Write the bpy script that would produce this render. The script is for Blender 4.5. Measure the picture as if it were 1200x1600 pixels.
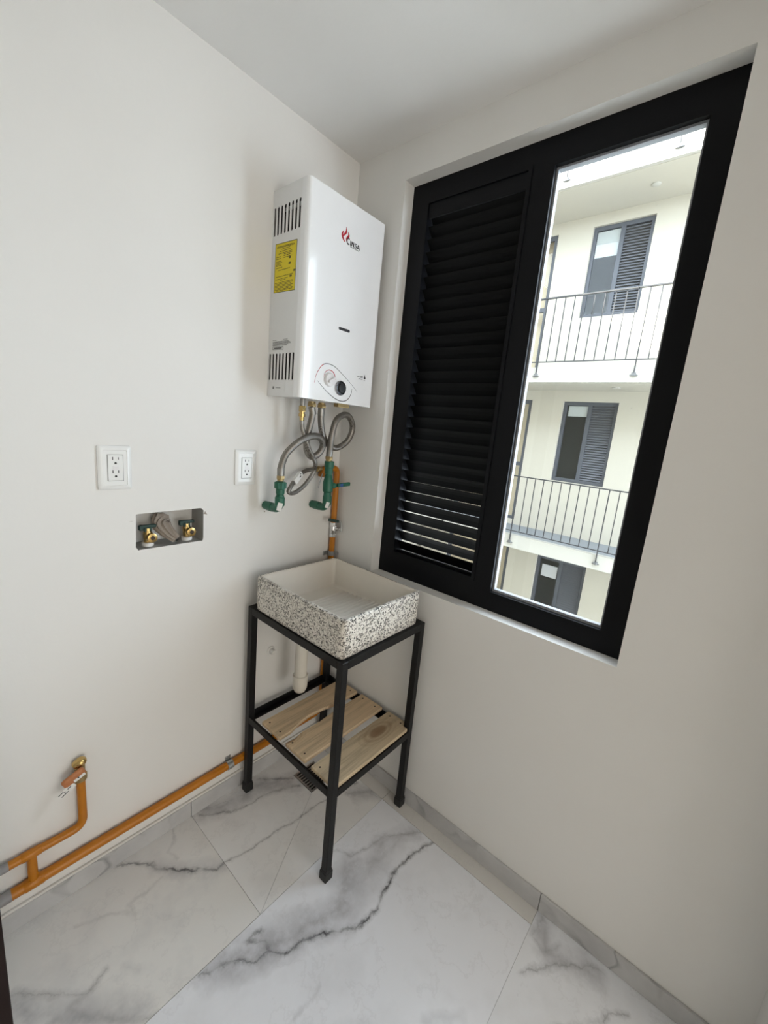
import bpy, bmesh, math, random
import numpy as np
from mathutils import Vector, Matrix
from mathutils.geometry import tessellate_polygon

for o in list(bpy.data.objects):
    bpy.data.objects.remove(o)
S = bpy.context.scene
COL = S.collection
random.seed(7)

# ------------------------------------------------------------------ camera
YAW, PITCH, ROLL = 0.6918919, -0.1981361, 0.0942956
CPOS = Vector((-1.20061, -1.26508, 1.45502))
FPX = 641.66
fw = Vector((math.cos(PITCH)*math.cos(YAW), math.cos(PITCH)*math.sin(YAW), math.sin(PITCH)))
rt = fw.cross(Vector((0, 0, 1))).normalized()
up = rt.cross(fw)
c_, s_ = math.cos(ROLL), math.sin(ROLL)
r2 = rt*c_ + up*s_
u2 = up*c_ - rt*s_
cam_d = bpy.data.cameras.new('camera')
cam_d.sensor_fit = 'HORIZONTAL'
cam_d.sensor_width = 36.0
cam_d.lens = 36.0*FPX/1200.0
cam_d.clip_start = 0.02
cam = bpy.data.objects.new('camera', cam_d)
COL.objects.link(cam)
m = Matrix((r2, u2, -fw)).transposed().to_4x4()
m.translation = CPOS
cam.matrix_world = m
S.camera = cam

# ------------------------------------------------------------------ world, sun, lights, exposure
SKY = 11.5
SUN = 45.0
HALL = 37.0
world = bpy.data.worlds.new('sky')
S.world = world
world.use_nodes = True
wn = world.node_tree
bg = wn.nodes['Background']
bg.inputs['Color'].default_value = (0.77, 0.875, 1.0, 1)
bg.inputs['Strength'].default_value = SKY

sun_d = bpy.data.lights.new('sun', 'SUN')
sun_d.energy = SUN
sun_d.angle = 0.0093
sun_d.color = (1.0, 0.95, 0.86)
sun = bpy.data.objects.new('sun', sun_d)
COL.objects.link(sun)
sun.rotation_euler = Vector((1.0, -2.08, -1.58)).to_track_quat('-Z', 'Y').to_euler()
sun.location = (0, 6, 12)

# added fill light in front of the solid hall wall, behind the camera
hl = bpy.data.lights.new('hall_fill_light', 'AREA')
hl.shape = 'RECTANGLE'
hl.size, hl.size_y = 1.9, 1.9
hl.energy = HALL
hl.color = (1.0, 0.965, 0.905)
hlo = bpy.data.objects.new('hall_fill_light', hl)
COL.objects.link(hlo)
hlo.location = (-1.05, -4.05, 1.30)
hlo.rotation_euler = Vector((0, 1, 0)).to_track_quat('-Z', 'Z').to_euler()

# portal in the laundry window: only guides the sampling of the sky
pl = bpy.data.lights.new('window_portal', 'AREA')
pl.shape = 'RECTANGLE'
pl.size, pl.size_y = 0.36, 1.28
pl.cycles.is_portal = True
plo = bpy.data.objects.new('window_portal', pl)
COL.objects.link(plo)
plo.location = (0.16, -0.894, 1.585)
plo.rotation_euler = Vector((-1, 0, 0)).to_track_quat('-Z', 'Z').to_euler()

vs = S.view_settings
vs.view_transform = 'Standard'
vs.look = 'None'
vs.gamma = 1.0
vs.use_curve_mapping = False
vs.exposure = -0.06

# ------------------------------------------------------------------ materials
def srgb(r, g, b):
    def f(c):
        c /= 255.0
        return c/12.92 if c <= 0.04045 else ((c+0.055)/1.055)**2.4
    return (f(r), f(g), f(b), 1)

class NT:
    def __init__(s, name):
        s.mat = bpy.data.materials.new(name)
        s.mat.use_nodes = True
        s.t = s.mat.node_tree
        s.b = s.t.nodes['Principled BSDF']
    def n(s, typ, **kw):
        nd = s.t.nodes.new(typ)
        for k, v in kw.items():
            setattr(nd, k, v)
        return nd
    def l(s, a, b):
        s.t.links.new(a, b)
    def pos(s):
        return s.n('ShaderNodeNewGeometry').outputs['Position']
    def obj(s):
        return s.n('ShaderNodeTexCoord').outputs['Object']
    def noise(s, vec, scale, detail=3, rough=0.55, dim='3D'):
        nd = s.n('ShaderNodeTexNoise')
        nd.inputs['Scale'].default_value = scale
        nd.inputs['Detail'].default_value = detail
        nd.inputs['Roughness'].default_value = rough
        s.l(vec, nd.inputs['Vector'])
        return nd
    def math(s, op, a, b=None, c=None):
        nd = s.n('ShaderNodeMath', operation=op)
        for i, v in enumerate((a, b, c)):
            if v is None:
                continue
            if isinstance(v, (int, float)):
                nd.inputs[i].default_value = v
            else:
                s.l(v, nd.inputs[i])
        return nd.outputs[0]
    def mix(s, fac, a, b):
        nd = s.n('ShaderNodeMix', data_type='RGBA')
        for sock, v in ((nd.inputs[0], fac), (nd.inputs[6], a), (nd.inputs[7], b)):
            if isinstance(v, (int, float)):
                sock.default_value = v
            elif isinstance(v, tuple):
                sock.default_value = v
            else:
                s.l(v, sock)
        return nd.outputs[2]
    def ramp(s, fac, stops, interp='LINEAR'):
        nd = s.n('ShaderNodeValToRGB')
        cr = nd.color_ramp
        cr.interpolation = interp
        while len(cr.elements) < len(stops):
            cr.elements.new(0.5)
        for e, (p, c) in zip(cr.elements, stops):
            e.position = p
            e.color = c if isinstance(c, tuple) else (c, c, c, 1)
        s.l(fac, nd.inputs[0])
        return nd.outputs[0]
    def bump(s, h, strength=0.2, dist=0.002):
        nd = s.n('ShaderNodeBump')
        nd.inputs['Strength'].default_value = strength
        nd.inputs['Distance'].default_value = dist
        s.l(h, nd.inputs['Height'])
        s.l(nd.outputs[0], s.b.inputs['Normal'])
    def set(s, **kw):
        names = dict(col='Base Color', rough='Roughness', metal='Metallic', ior='IOR', trans='Transmission Weight',
                     spec='Specular IOR Level', coat='Coat Weight', alpha='Alpha')
        for k, v in kw.items():
            i = s.b.inputs[names[k]]
            if isinstance(v, (int, float, tuple)):
                i.default_value = v
            else:
                s.l(v, i)

def simple(name, col, rough=0.5, metal=0.0, var=0.06, scale=30, bump=0.0, bscale=200, **kw):
    t = NT(name)
    p = t.obj()
    nz = t.noise(p, scale, 4)
    lo = tuple(max(0, c*(1-var)) for c in col[:3])+(1,)
    hi = tuple(min(1, c*(1+var)) for c in col[:3])+(1,)
    t.set(col=t.mix(nz.outputs['Fac'], lo, hi), rough=rough, metal=metal, **kw)
    if bump:
        t.bump(t.noise(p, bscale, 3).outputs['Fac'], bump)
    return t.mat

def plaster(name, col, var=0.025):
    t = NT(name)
    p = t.pos()
    a = t.noise(p, 3.2, 5)
    lo = tuple(c*(1-var) for c in col[:3])+(1,)
    hi = tuple(min(1, c*(1+var)) for c in col[:3])+(1,)
    t.set(col=t.mix(a.outputs['Fac'], lo, hi), rough=0.62, spec=0.3)
    h = t.math('ADD', t.math('MULTIPLY', t.noise(p, 14, 3).outputs['Fac'], 1.0), t.math('MULTIPLY', t.noise(p, 160, 3).outputs['Fac'], 0.12))
    t.bump(h, 0.22, 0.004)
    return t.mat

M = {}
M['wall'] = plaster('white_wall_paint', (0.80, 0.785, 0.752, 1))
M['ceiling'] = plaster('ceiling_paint', (0.80, 0.785, 0.76, 1))
M['niche'] = simple('bare_grey_plaster', (0.74, 0.725, 0.69, 1), 0.8, bump=0.3, bscale=90)
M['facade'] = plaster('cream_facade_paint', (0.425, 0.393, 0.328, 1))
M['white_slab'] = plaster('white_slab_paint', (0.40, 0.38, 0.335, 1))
M['balcony_floor'] = simple('grey_balcony_floor', (0.17, 0.18, 0.19, 1), 0.6)
M['court'] = simple('court_paving', (0.66, 0.65, 0.62, 1), 0.7, scale=4)
M['black_alu'] = simple('black_powder_coat', (0.0055, 0.006, 0.0075, 1), 0.38, var=0.15, spec=0.14)
M['slat'] = simple('black_slat_coat', (0.0035, 0.0035, 0.0035, 1), 0.5, var=0.15, spec=0.12)
M['gasket'] = simple('grey_glazing_bead', (0.30, 0.31, 0.33, 1), 0.4)
M['far_frame'] = simple('charcoal_far_frame', (0.06, 0.064, 0.075, 1), 0.5)
M['far_slat'] = simple('charcoal_far_slats', (0.13, 0.135, 0.15, 1), 0.5)
M['rail'] = simple('grey_railing_paint', (0.028, 0.028, 0.03, 1), 0.5)
M['bracket'] = simple('dark_bracket_steel', (0.16, 0.16, 0.16, 1), 0.45, metal=0.6)
M['tan'] = simple('tan_curtain_cloth', (0.62, 0.50, 0.36, 1), 0.8, scale=6, var=0.12)
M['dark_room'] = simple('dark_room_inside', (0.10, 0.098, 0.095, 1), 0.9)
M['paper'] = simple('paper_and_reflection', (0.40, 0.40, 0.40, 1), 0.7)  # notice paper, also the grey of the painted pane reflection
M['iron'] = simple('black_painted_iron', (0.007, 0.007, 0.0075, 1), 0.45, var=0.3, scale=60, bump=0.25, bscale=120, spec=0.25)
M['rubber'] = simple('black_rubber', (0.010, 0.010, 0.010, 1), 0.55)
M['enamel'] = simple('white_enamel', (0.90, 0.905, 0.91, 1), 0.13, var=0.01, coat=0.1)
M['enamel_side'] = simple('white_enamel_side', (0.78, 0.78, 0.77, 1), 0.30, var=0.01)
M['enamel_dark'] = simple('dark_inside', (0.012, 0.012, 0.012, 1), 0.7)
M['print_black'] = simple('black_print', (0.015, 0.015, 0.016, 1), 0.5)
M['print_grey'] = simple('grey_print', (0.16, 0.16, 0.16, 1), 0.5)
M['print_red'] = simple('red_print', srgb(178, 28, 44), 0.4)
M['label_yellow'] = simple('yellow_label_paper', srgb(226, 205, 38), 0.55, var=0.03)
M['label_ink'] = simple('olive_label_ink', (0.12, 0.10, 0.015, 1), 0.6)
M['smoke'] = simple('smoked_slot', (0.055, 0.055, 0.06, 1), 0.25)
M['chrome'] = simple('chrome', (0.78, 0.78, 0.79, 1), 0.12, metal=1.0)
M['dark_chrome'] = simple('satin_chrome_ring', (0.42, 0.42, 0.44, 1), 0.18, metal=1.0)
M['knob_white'] = simple('white_knob_plastic', (0.78, 0.76, 0.76, 1), 0.3, var=0.02)
M['plastic'] = simple('white_plate_plastic', (0.83, 0.83, 0.81, 1), 0.22, var=0.01)
M['slot'] = simple('socket_slot_black', (0.012, 0.012, 0.012, 1), 0.6)
M['brass'] = simple('brass', (0.62, 0.43, 0.17, 1), 0.26, metal=1.0, var=0.15)
M['brass_old'] = simple('dull_brass', (0.42, 0.31, 0.15, 1), 0.42, metal=0.9, var=0.2)
M['green'] = simple('green_polypropylene', (0.012, 0.115, 0.066, 1), 0.42, var=0.08)
M['green_dark'] = simple('dark_green_handle', (0.018, 0.050, 0.042, 1), 0.5)
M['blue_print'] = simple('blue_print', (0.03, 0.09, 0.30, 1), 0.5)
M['yellow_pipe'] = simple('ochre_gas_pipe_paint', srgb(184, 113, 8), 0.38, var=0.12, scale=45, bump=0.1)
M['orange_handle'] = simple('worn_orange_handle', (0.46, 0.17, 0.06, 1), 0.4, var=0.25)
M['galvanized'] = simple('galvanized_clamp', (0.46, 0.47, 0.47, 1), 0.38, metal=0.9, var=0.15)
M['dull_steel'] = simple('dull_crimped_steel', (0.30, 0.29, 0.27, 1), 0.4, metal=0.85, var=0.15)
M['grey_cloth'] = simple('grey_sleeve', (0.30, 0.29, 0.29, 1), 0.7, var=0.25)
M['pvc'] = simple('cream_pvc', (0.74, 0.70, 0.62, 1), 0.34, var=0.03)
M['concrete_lump'] = simple('crumpled_kraft_sleeve', (0.33, 0.28, 0.235, 1), 0.85, var=0.3, scale=40)
M['brown_wood'] = simple('dark_brown_jamb', (0.014, 0.006, 0.005, 1), 0.5, var=0.4, scale=14, spec=0.2)
M['grout'] = simple('pale_grout', (0.52, 0.51, 0.49, 1), 0.85)
M['grout_white'] = simple('white_grout', (0.72, 0.70, 0.66, 1), 0.85, bump=0.3, bscale=80)
M['drain_steel'] = simple('stainless_grate', (0.55, 0.55, 0.55, 1), 0.3, metal=1.0)
M['nail'] = simple('nail_head', (0.045, 0.03, 0.02, 1), 0.6)
M['sink_in'] = simple('cream_cement_basin', (0.74, 0.68, 0.595, 1), 0.42, var=0.05, scale=14, bump=0.1, bscale=120)
M['white_tag'] = simple('white_paper_tag', (0.80, 0.79, 0.76, 1), 0.5, var=0.02)

def glass(name):
    t = NT(name)
    out = t.t.nodes['Material Output']
    tr = t.n('ShaderNodeBsdfTransparent')
    tr.inputs[0].default_value = (0.97, 0.985, 0.98, 1)
    gl = t.n('ShaderNodeBsdfGlossy')
    gl.inputs['Roughness'].default_value = 0.02
    fr = t.n('ShaderNodeFresnel')
    # same reflectance on both faces of the pane
    bf = t.n('ShaderNodeNewGeometry').outputs['Backfacing']
    t.l(t.math('SUBTRACT', 1.30, t.math('MULTIPLY', bf, 1.30-1/1.30)), fr.inputs[0])
    dirt = t.noise(t.pos(), 55, 4, 0.7)
    spots = t.ramp(dirt.outputs['Fac'], [(0.70, 0.0), (0.76, 0.35)])
    df = t.n('ShaderNodeBsdfDiffuse')
    df.inputs[0].default_value = (0.8, 0.8, 0.8, 1)
    m1 = t.n('ShaderNodeMixShader')
    t.l(fr.outputs[0], m1.inputs[0]); t.l(tr.outputs[0], m1.inputs[1]); t.l(gl.outputs[0], m1.inputs[2])
    m2 = t.n('ShaderNodeMixShader')
    t.l(spots, m2.inputs[0]); t.l(m1.outputs[0], m2.inputs[1]); t.l(df.outputs[0], m2.inputs[2])
    t.l(m2.outputs[0], out.inputs['Surface'])
    return t.mat
M['glass'] = glass('window_glass')

def far_glass():
    t = NT('far_window_glass')
    t.set(col=(0.16, 0.165, 0.17, 1), rough=0.04, spec=0.9)
    return t.mat
M['far_glass'] = far_glass()

# braided stainless hose
def braid():
    t = NT('braided_steel')
    p = t.obj()
    w = t.n('ShaderNodeTexWave', wave_type='BANDS', bands_direction='DIAGONAL')
    w.inputs['Scale'].default_value = 150
    w.inputs['Distortion'].default_value = 1.0
    t.l(p, w.inputs['Vector'])
    t.set(col=t.mix(w.outputs['Fac'], (0.13, 0.118, 0.105, 1), (0.36, 0.34, 0.31, 1)), rough=0.36, metal=0.8)
    t.bump(w.outputs['Fac'], 0.25, 0.001)
    return t.mat
M['braid'] = braid()

def terrazzo():
    t = NT('black_white_terrazzo')
    p = t.obj()
    v = t.n('ShaderNodeTexVoronoi', feature='F1')
    v.inputs['Scale'].default_value = 205
    v.inputs['Randomness'].default_value = 1.0
    nz = t.noise(p, 260, 2)
    add = t.n('ShaderNodeVectorMath', operation='MULTIPLY_ADD')
    t.l(nz.outputs['Color'], add.inputs[0])
    add.inputs[1].default_value = (0.004, 0.004, 0.004)
    t.l(p, add.inputs[2])
    t.l(add.outputs[0], v.inputs['Vector'])
    sep = t.n('ShaderNodeSeparateColor')
    t.l(v.outputs['Color'], sep.inputs[0])
    cell = t.ramp(sep.outputs[0], [(0.0, (0.02, 0.019, 0.016, 1)), (0.26, (0.12, 0.10, 0.08, 1)), (0.42, (0.56, 0.52, 0.45, 1)), (0.62, (0.76, 0.72, 0.65, 1))], 'CONSTANT')
    edge = t.n('ShaderNodeTexVoronoi', feature='DISTANCE_TO_EDGE')
    edge.inputs['Scale'].default_value = 205
    t.l(add.outputs[0], edge.inputs['Vector'])
    em = t.ramp(edge.outputs[0], [(0.04, 1.0), (0.12, 0.0)])
    t.set(col=t.mix(em, cell, (0.60, 0.56, 0.50, 1)), rough=0.5)
    t.bump(t.noise(p, 120, 2).outputs['Fac'], 0.12)
    return t.mat
M['terrazzo'] = terrazzo()

def pine(name, base, knots):
    t = NT(name)
    p = t.obj()
    mp = t.n('ShaderNodeMapping')
    mp.inputs['Scale'].default_value = (3.0, 48.0, 30.0)
    t.l(p, mp.inputs['Vector'])
    nz = t.noise(mp.outputs[0], 1.6, 4, 0.6)
    fac = nz.outputs['Fac']
    c = t.ramp(fac, [(0.30, tuple(x*0.66 for x in base[:3])+(1,)), (0.55, base), (0.75, tuple(min(1, x*1.14) for x in base[:3])+(1,))])
    # growth-ring figure around knots given in the board's own coordinates
    for (kx, ky, kr) in knots:
        sub = t.n('ShaderNodeVectorMath', operation='SUBTRACT')
        t.l(p, sub.inputs[0])
        sub.inputs[1].default_value = (kx, ky, 0)
        sc = t.n('ShaderNodeVectorMath', operation='MULTIPLY')
        t.l(sub.outputs[0], sc.inputs[0])
        sc.inputs[1].default_value = (0.45, 1.0, 0.0)
        ln = t.n('ShaderNodeVectorMath', operation='LENGTH')
        t.l(sc.outputs[0], ln.inputs[0])
        core = t.ramp(t.math('DIVIDE', ln.outputs['Value'], kr), [(0.0, 0.9), (0.35, 0.75), (0.5, 0.15), (0.65, 0.4), (0.8, 0.08), (0.95, 0.18), (1.0, 0.0)])
        c = t.mix(core, c, (0.22, 0.12, 0.055, 1))
    t.set(col=c, rough=0.62)
    t.bump(fac, 0.15, 0.001)
    return t.mat
M['pine_a'] = pine('pale_pine_a', (0.64, 0.475, 0.30, 1), [(0.05, -0.052, 0.02)])
M['pine_b'] = pine('pale_pine_b', (0.66, 0.49, 0.31, 1), [(-0.17, 0.05, 0.03)])
M['pine_c'] = pine('pale_pine_c', (0.56, 0.44, 0.29, 1), [(0.085, 0.01, 0.045)])

# segment node group: soft line between A and B (xy), width W, strength K
def seg_group():
    g = bpy.data.node_groups.new('vein_segment', 'ShaderNodeTree')
    for nm, tp in (('P', 'NodeSocketVector'), ('A', 'NodeSocketVector'), ('D', 'NodeSocketVector'), ('W', 'NodeSocketFloat'), ('K', 'NodeSocketFloat')):
        g.interface.new_socket(nm, in_out='INPUT', socket_type=tp)
    g.interface.new_socket('V', in_out='OUTPUT', socket_type='NodeSocketFloat')
    i = g.nodes.new('NodeGroupInput')
    o = g.nodes.new('NodeGroupOutput')
    def vm(op, *a):
        n = g.nodes.new('ShaderNodeVectorMath')
        n.operation = op
        for k, s in enumerate(a):
            g.links.new(s, n.inputs[k] if not (op == 'SCALE' and k == 1) else n.inputs['Scale'])
        return n
    def mm(op, *a, clamp=False):
        n = g.nodes.new('ShaderNodeMath')
        n.operation = op
        n.use_clamp = clamp
        for k, s in enumerate(a):
            if isinstance(s, float):
                n.inputs[k].default_value = s
            else:
                g.links.new(s, n.inputs[k])
        return n.outputs[0]
    ap = vm('SUBTRACT', i.outputs['P'], i.outputs['A']).outputs[0]
    dt = vm('DOT_PRODUCT', ap, i.outputs['D']).outputs['Value']
    dd = vm('DOT_PRODUCT', i.outputs['D'], i.outputs['D']).outputs['Value']
    tt = mm('DIVIDE', dt, dd, clamp=True)
    pr = vm('SCALE', i.outputs['D'], tt).outputs[0]
    q = vm('SUBTRACT', ap, pr).outputs[0]
    d = vm('LENGTH', q).outputs['Value']
    v = mm('SUBTRACT', 1.0, mm('DIVIDE', d, i.outputs['W']), clamp=True)
    g.links.new(mm('MULTIPLY', v, i.outputs['K']), o.inputs['V'])
    return g
SEG = seg_group()

def marble(name, veins, clouds, rough=0.23, base=(0.84, 0.835, 0.83, 1), haze=0.35):
    """veins / clouds: list of (polyline, width, strength) in floor metres"""
    t = NT(name)
    p = t.pos()
    flat = t.n('ShaderNodeVectorMath', operation='MULTIPLY')
    t.l(p, flat.inputs[0]); flat.inputs[1].default_value = (1, 1, 0)
    def warp(vec, sc, amt, det):
        nz = t.noise(p, sc, det, 0.6)
        a = t.n('ShaderNodeVectorMath', operation='SUBTRACT')
        t.l(nz.outputs['Color'], a.inputs[0]); a.inputs[1].default_value = (0.5, 0.5, 0.5)
        b = t.n('ShaderNodeVectorMath', operation='MULTIPLY_ADD')
        t.l(a.outputs[0], b.inputs[0]); b.inputs[1].default_value = (amt, amt, 0); t.l(vec, b.inputs[2])
        return b.outputs[0]
    wv = warp(warp(flat.outputs[0], 22, 0.035, 4), 110, 0.010, 2)
    wc = warp(flat.outputs[0], 9, 0.10, 4)
    def lines(lst, vec, mode):
        acc = None
        for pts, W, K in lst:
            n = len(pts)-1
            for k in range(n):
                a, b = pts[k], pts[k+1]
                g = t.n('ShaderNodeGroup')
                g.node_tree = SEG
                t.l(vec, g.inputs['P'])
                g.inputs['A'].default_value = (a[0], a[1], 0)
                g.inputs['D'].default_value = (b[0]-a[0], b[1]-a[1], 0)
                g.inputs['W'].default_value = W
                g.inputs['K'].default_value = K
                acc = g.outputs[0] if acc is None else t.math('MAXIMUM', acc, g.outputs[0])
        return acc
    v = lines(veins, wv, 0)
    c = lines(clouds, wc, 1)
    mod = t.ramp(t.noise(p, 16, 3).outputs['Fac'], [(0.32, 0.25), (0.6, 1.0)])
    fine = t.noise(p, 4.5, 5, 0.6)
    hz = t.ramp(fine.outputs['Fac'], [(0.50, 0.0), (0.72, haze)])
    col = t.mix(hz, base, (0.56, 0.555, 0.565, 1))
    # faint natural hairlines
    w2 = t.noise(p, 3.1, 6, 0.65)
    hair = t.ramp(t.math('ABSOLUTE', t.math('SUBTRACT', w2.outputs['Fac'], 0.47)), [(0.0, 0.10), (0.012, 0.0)])
    col = t.mix(hair, col, (0.40, 0.39, 0.40, 1))
    if c is not None:
        cm = t.math('MULTIPLY', c, t.ramp(t.noise(p, 13, 4, 0.65).outputs['Fac'], [(0.30, 0.45), (0.58, 1.35)]))
        col = t.mix(cm, col, (0.36, 0.355, 0.375, 1))
    if v is not None:
        vv = t.math('MULTIPLY', t.ramp(v, [(0.0, 0.0), (0.5, 0.22), (1.0, 1.0)]), mod)
        col = t.mix(vv, col, (0.085, 0.083, 0.092, 1))
    t.set(col=col, rough=rough, spec=0.42)
    return t.mat

ROW2V = [
    ([(-0.062, -0.698), (-0.15, -0.67), (-0.194, -0.672), (-0.265, -0.666), (-0.315, -0.678), (-0.359, -0.696), (-0.399, -0.692), (-0.449, -0.68), (-0.488, -0.649), (-0.527, -0.619), (-0.57, -0.596), (-0.626, -0.582)], 0.013, 1.0),
    ([(-0.626, -0.582), (-0.658, -0.548), (-0.697, -0.538), (-0.734, -0.492), (-0.775, -0.478), (-0.813, -0.461)], 0.012, 0.8),
    ([(-0.658, -0.548), (-0.649, -0.523), (-0.679, -0.484), (-0.642, -0.488)], 0.012, 0.85),
    ([(-0.064, -0.645), (-0.126, -0.596), (-0.17, -0.558), (-0.212, -0.554), (-0.303, -0.523), (-0.33, -0.479), (-0.347, -0.473)], 0.010, 0.62),
    ([(-0.12, -0.60), (-0.19, -0.615), (-0.26, -0.60), (-0.30, -0.55)], 0.012, 0.35),
    ([(-0.602, -0.706), (-0.641, -0.705), (-0.688, -0.706)], 0.010, 0.5),
    ([(-0.70, -0.80), (-0.74, -0.765), (-0.80, -0.74)], 0.016, 0.4),
    ([(-0.463, -0.948), (-0.395, -1.011)], 0.022, 0.35)]
ROW2C = [
    ([(-0.34, -0.56), (-0.44, -0.61), (-0.52, -0.60), (-0.60, -0.55), (-0.68, -0.51), (-0.76, -0.47)], 0.075, 0.62),
    ([(-0.18, -0.60), (-0.32, -0.60), (-0.44, -0.64)], 0.07, 0.34),
    ([(-0.08, -0.62), (-0.20, -0.58)], 0.05, 0.4),
    ([(-0.80, -0.75), (-0.72, -0.80), (-0.60, -0.86)], 0.05, 0.3)]
ROW1V = [
    ([(-0.08, -0.33), (-0.145, -0.31), (-0.229, -0.301), (-0.302, -0.287), (-0.38, -0.286), (-0.442, -0.27), (-0.516, -0.263), (-0.568, -0.258), (-0.619, -0.243)], 0.010, 0.78),
    ([(-0.258, -0.124), (-0.339, -0.054), (-0.36, -0.03)], 0.012, 0.8),
    ([(-0.258, -0.172), (-0.327, -0.137), (-0.406, -0.106), (-0.44, -0.11), (-0.491, -0.095), (-0.542, -0.065), (-0.57, -0.046), (-0.60, -0.02)], 0.011, 0.75),
    ([(-0.022, -0.44), (-0.048, -0.408), (-0.092, -0.381), (-0.145, -0.337)], 0.012, 0.62)]
ROW1C = [([(-0.24, -0.15), (-0.36, -0.07), (-0.48, -0.05), (-0.60, -0.02)], 0.06, 0.55),
         ([(-0.03, -0.43), (-0.11, -0.36)], 0.06, 0.5)]
ROW1LV = [
    ([(-0.619, -0.243), (-0.644, -0.243), (-0.677, -0.21), (-0.734, -0.166), (-0.771, -0.119), (-0.784, -0.082), (-0.837, -0.024), (-0.859, -0.012)], 0.013, 0.95),
    ([(-0.69, -0.01), (-0.703, -0.058), (-0.732, -0.083), (-0.723, -0.123)], 0.008, 0.5),
    ([(-0.783, -0.15), (-0.824, -0.155), (-0.86, -0.152), (-0.88, -0.157), (-0.873, -0.19), (-0.877, -0.205)], 0.010, 0.42),
    ([(-1.0, -0.107), (-0.943, -0.138), (-0.89, -0.168), (-0.873, -0.19)], 0.009, 0.42),
    ([(-1.145, -0.166), (-1.105, -0.209), (-1.049, -0.262), (-1.014, -0.29), (-0.971, -0.275)], 0.012, 0.62),
    ([(-1.014, -0.29), (-1.042, -0.291), (-1.057, -0.298), (-1.023, -0.342), (-0.968, -0.414), (-0.942, -0.44)], 0.012, 0.5),
    ([(-0.935, -0.30), (-0.915, -0.33)], 0.012, 0.3),
    ([(-0.942, -0.44), (-0.913, -0.448)], 0.010, 0.6)]
ROW1LC = [([(-0.78, -0.10), (-0.70, -0.19), (-0.63, -0.24)], 0.04, 0.35),
          ([(-1.14, -0.20), (-1.05, -0.31), (-0.95, -0.42)], 0.055, 0.55)]
ROW3V = [
    ([(-0.022, -1.082), (-0.086, -1.076), (-0.106, -1.122), (-0.063, -1.145), (-0.048, -1.149)], 0.012, 0.6),
    ([(-0.196, -1.091), (-0.11, -1.16), (-0.044, -1.229), (-0.027, -1.267)], 0.013, 0.7),
    ([(-0.137, -1.292), (-0.11, -1.294), (-0.084, -1.334)], 0.012, 0.7),
    ([(-0.35, -1.12), (-0.24, -1.20), (-0.137, -1.292)], 0.010, 0.5)]
ROW3C = [([(-0.02, -1.09), (-0.10, -1.13), (-0.05, -1.24)], 0.05, 0.5)]
M['marble1'] = marble('marble_tile_by_the_drain', ROW1V, ROW1C)
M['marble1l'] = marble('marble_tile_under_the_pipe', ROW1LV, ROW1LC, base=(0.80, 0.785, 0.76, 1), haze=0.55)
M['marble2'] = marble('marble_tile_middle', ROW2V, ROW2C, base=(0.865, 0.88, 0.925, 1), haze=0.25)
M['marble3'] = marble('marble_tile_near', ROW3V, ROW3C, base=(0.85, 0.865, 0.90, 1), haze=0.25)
M['marble_plain'] = marble('marble_strip', [([(-2.2, -1.0), (-2.0, -0.2)], 0.01, 0.6)], [], base=(0.72, 0.70, 0.67, 1), haze=0.2)
def skirt_mat():
    t = NT('marble_skirting')
    p = t.pos()
    n1 = t.noise(p, 5.5, 6, 0.62)
    col = t.mix(t.ramp(n1.outputs['Fac'], [(0.40, 0.0), (0.70, 0.7)]), (0.56, 0.555, 0.55, 1), (0.40, 0.395, 0.40, 1))
    n2 = t.noise(p, 5.0, 2, 0.5)
    vn = t.ramp(t.math('ABSOLUTE', t.math('SUBTRACT', n2.outputs['Fac'], 0.52)), [(0.0, 0.55), (0.022, 0.0)])
    msk = t.ramp(t.noise(p, 2.7, 2).outputs['Fac'], [(0.48, 0.0), (0.60, 1.0)])
    t.set(col=t.mix(t.math('MULTIPLY', vn, msk), col, (0.11, 0.11, 0.115, 1)), rough=0.3)
    return t.mat
M['skirt'] = skirt_mat()

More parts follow.
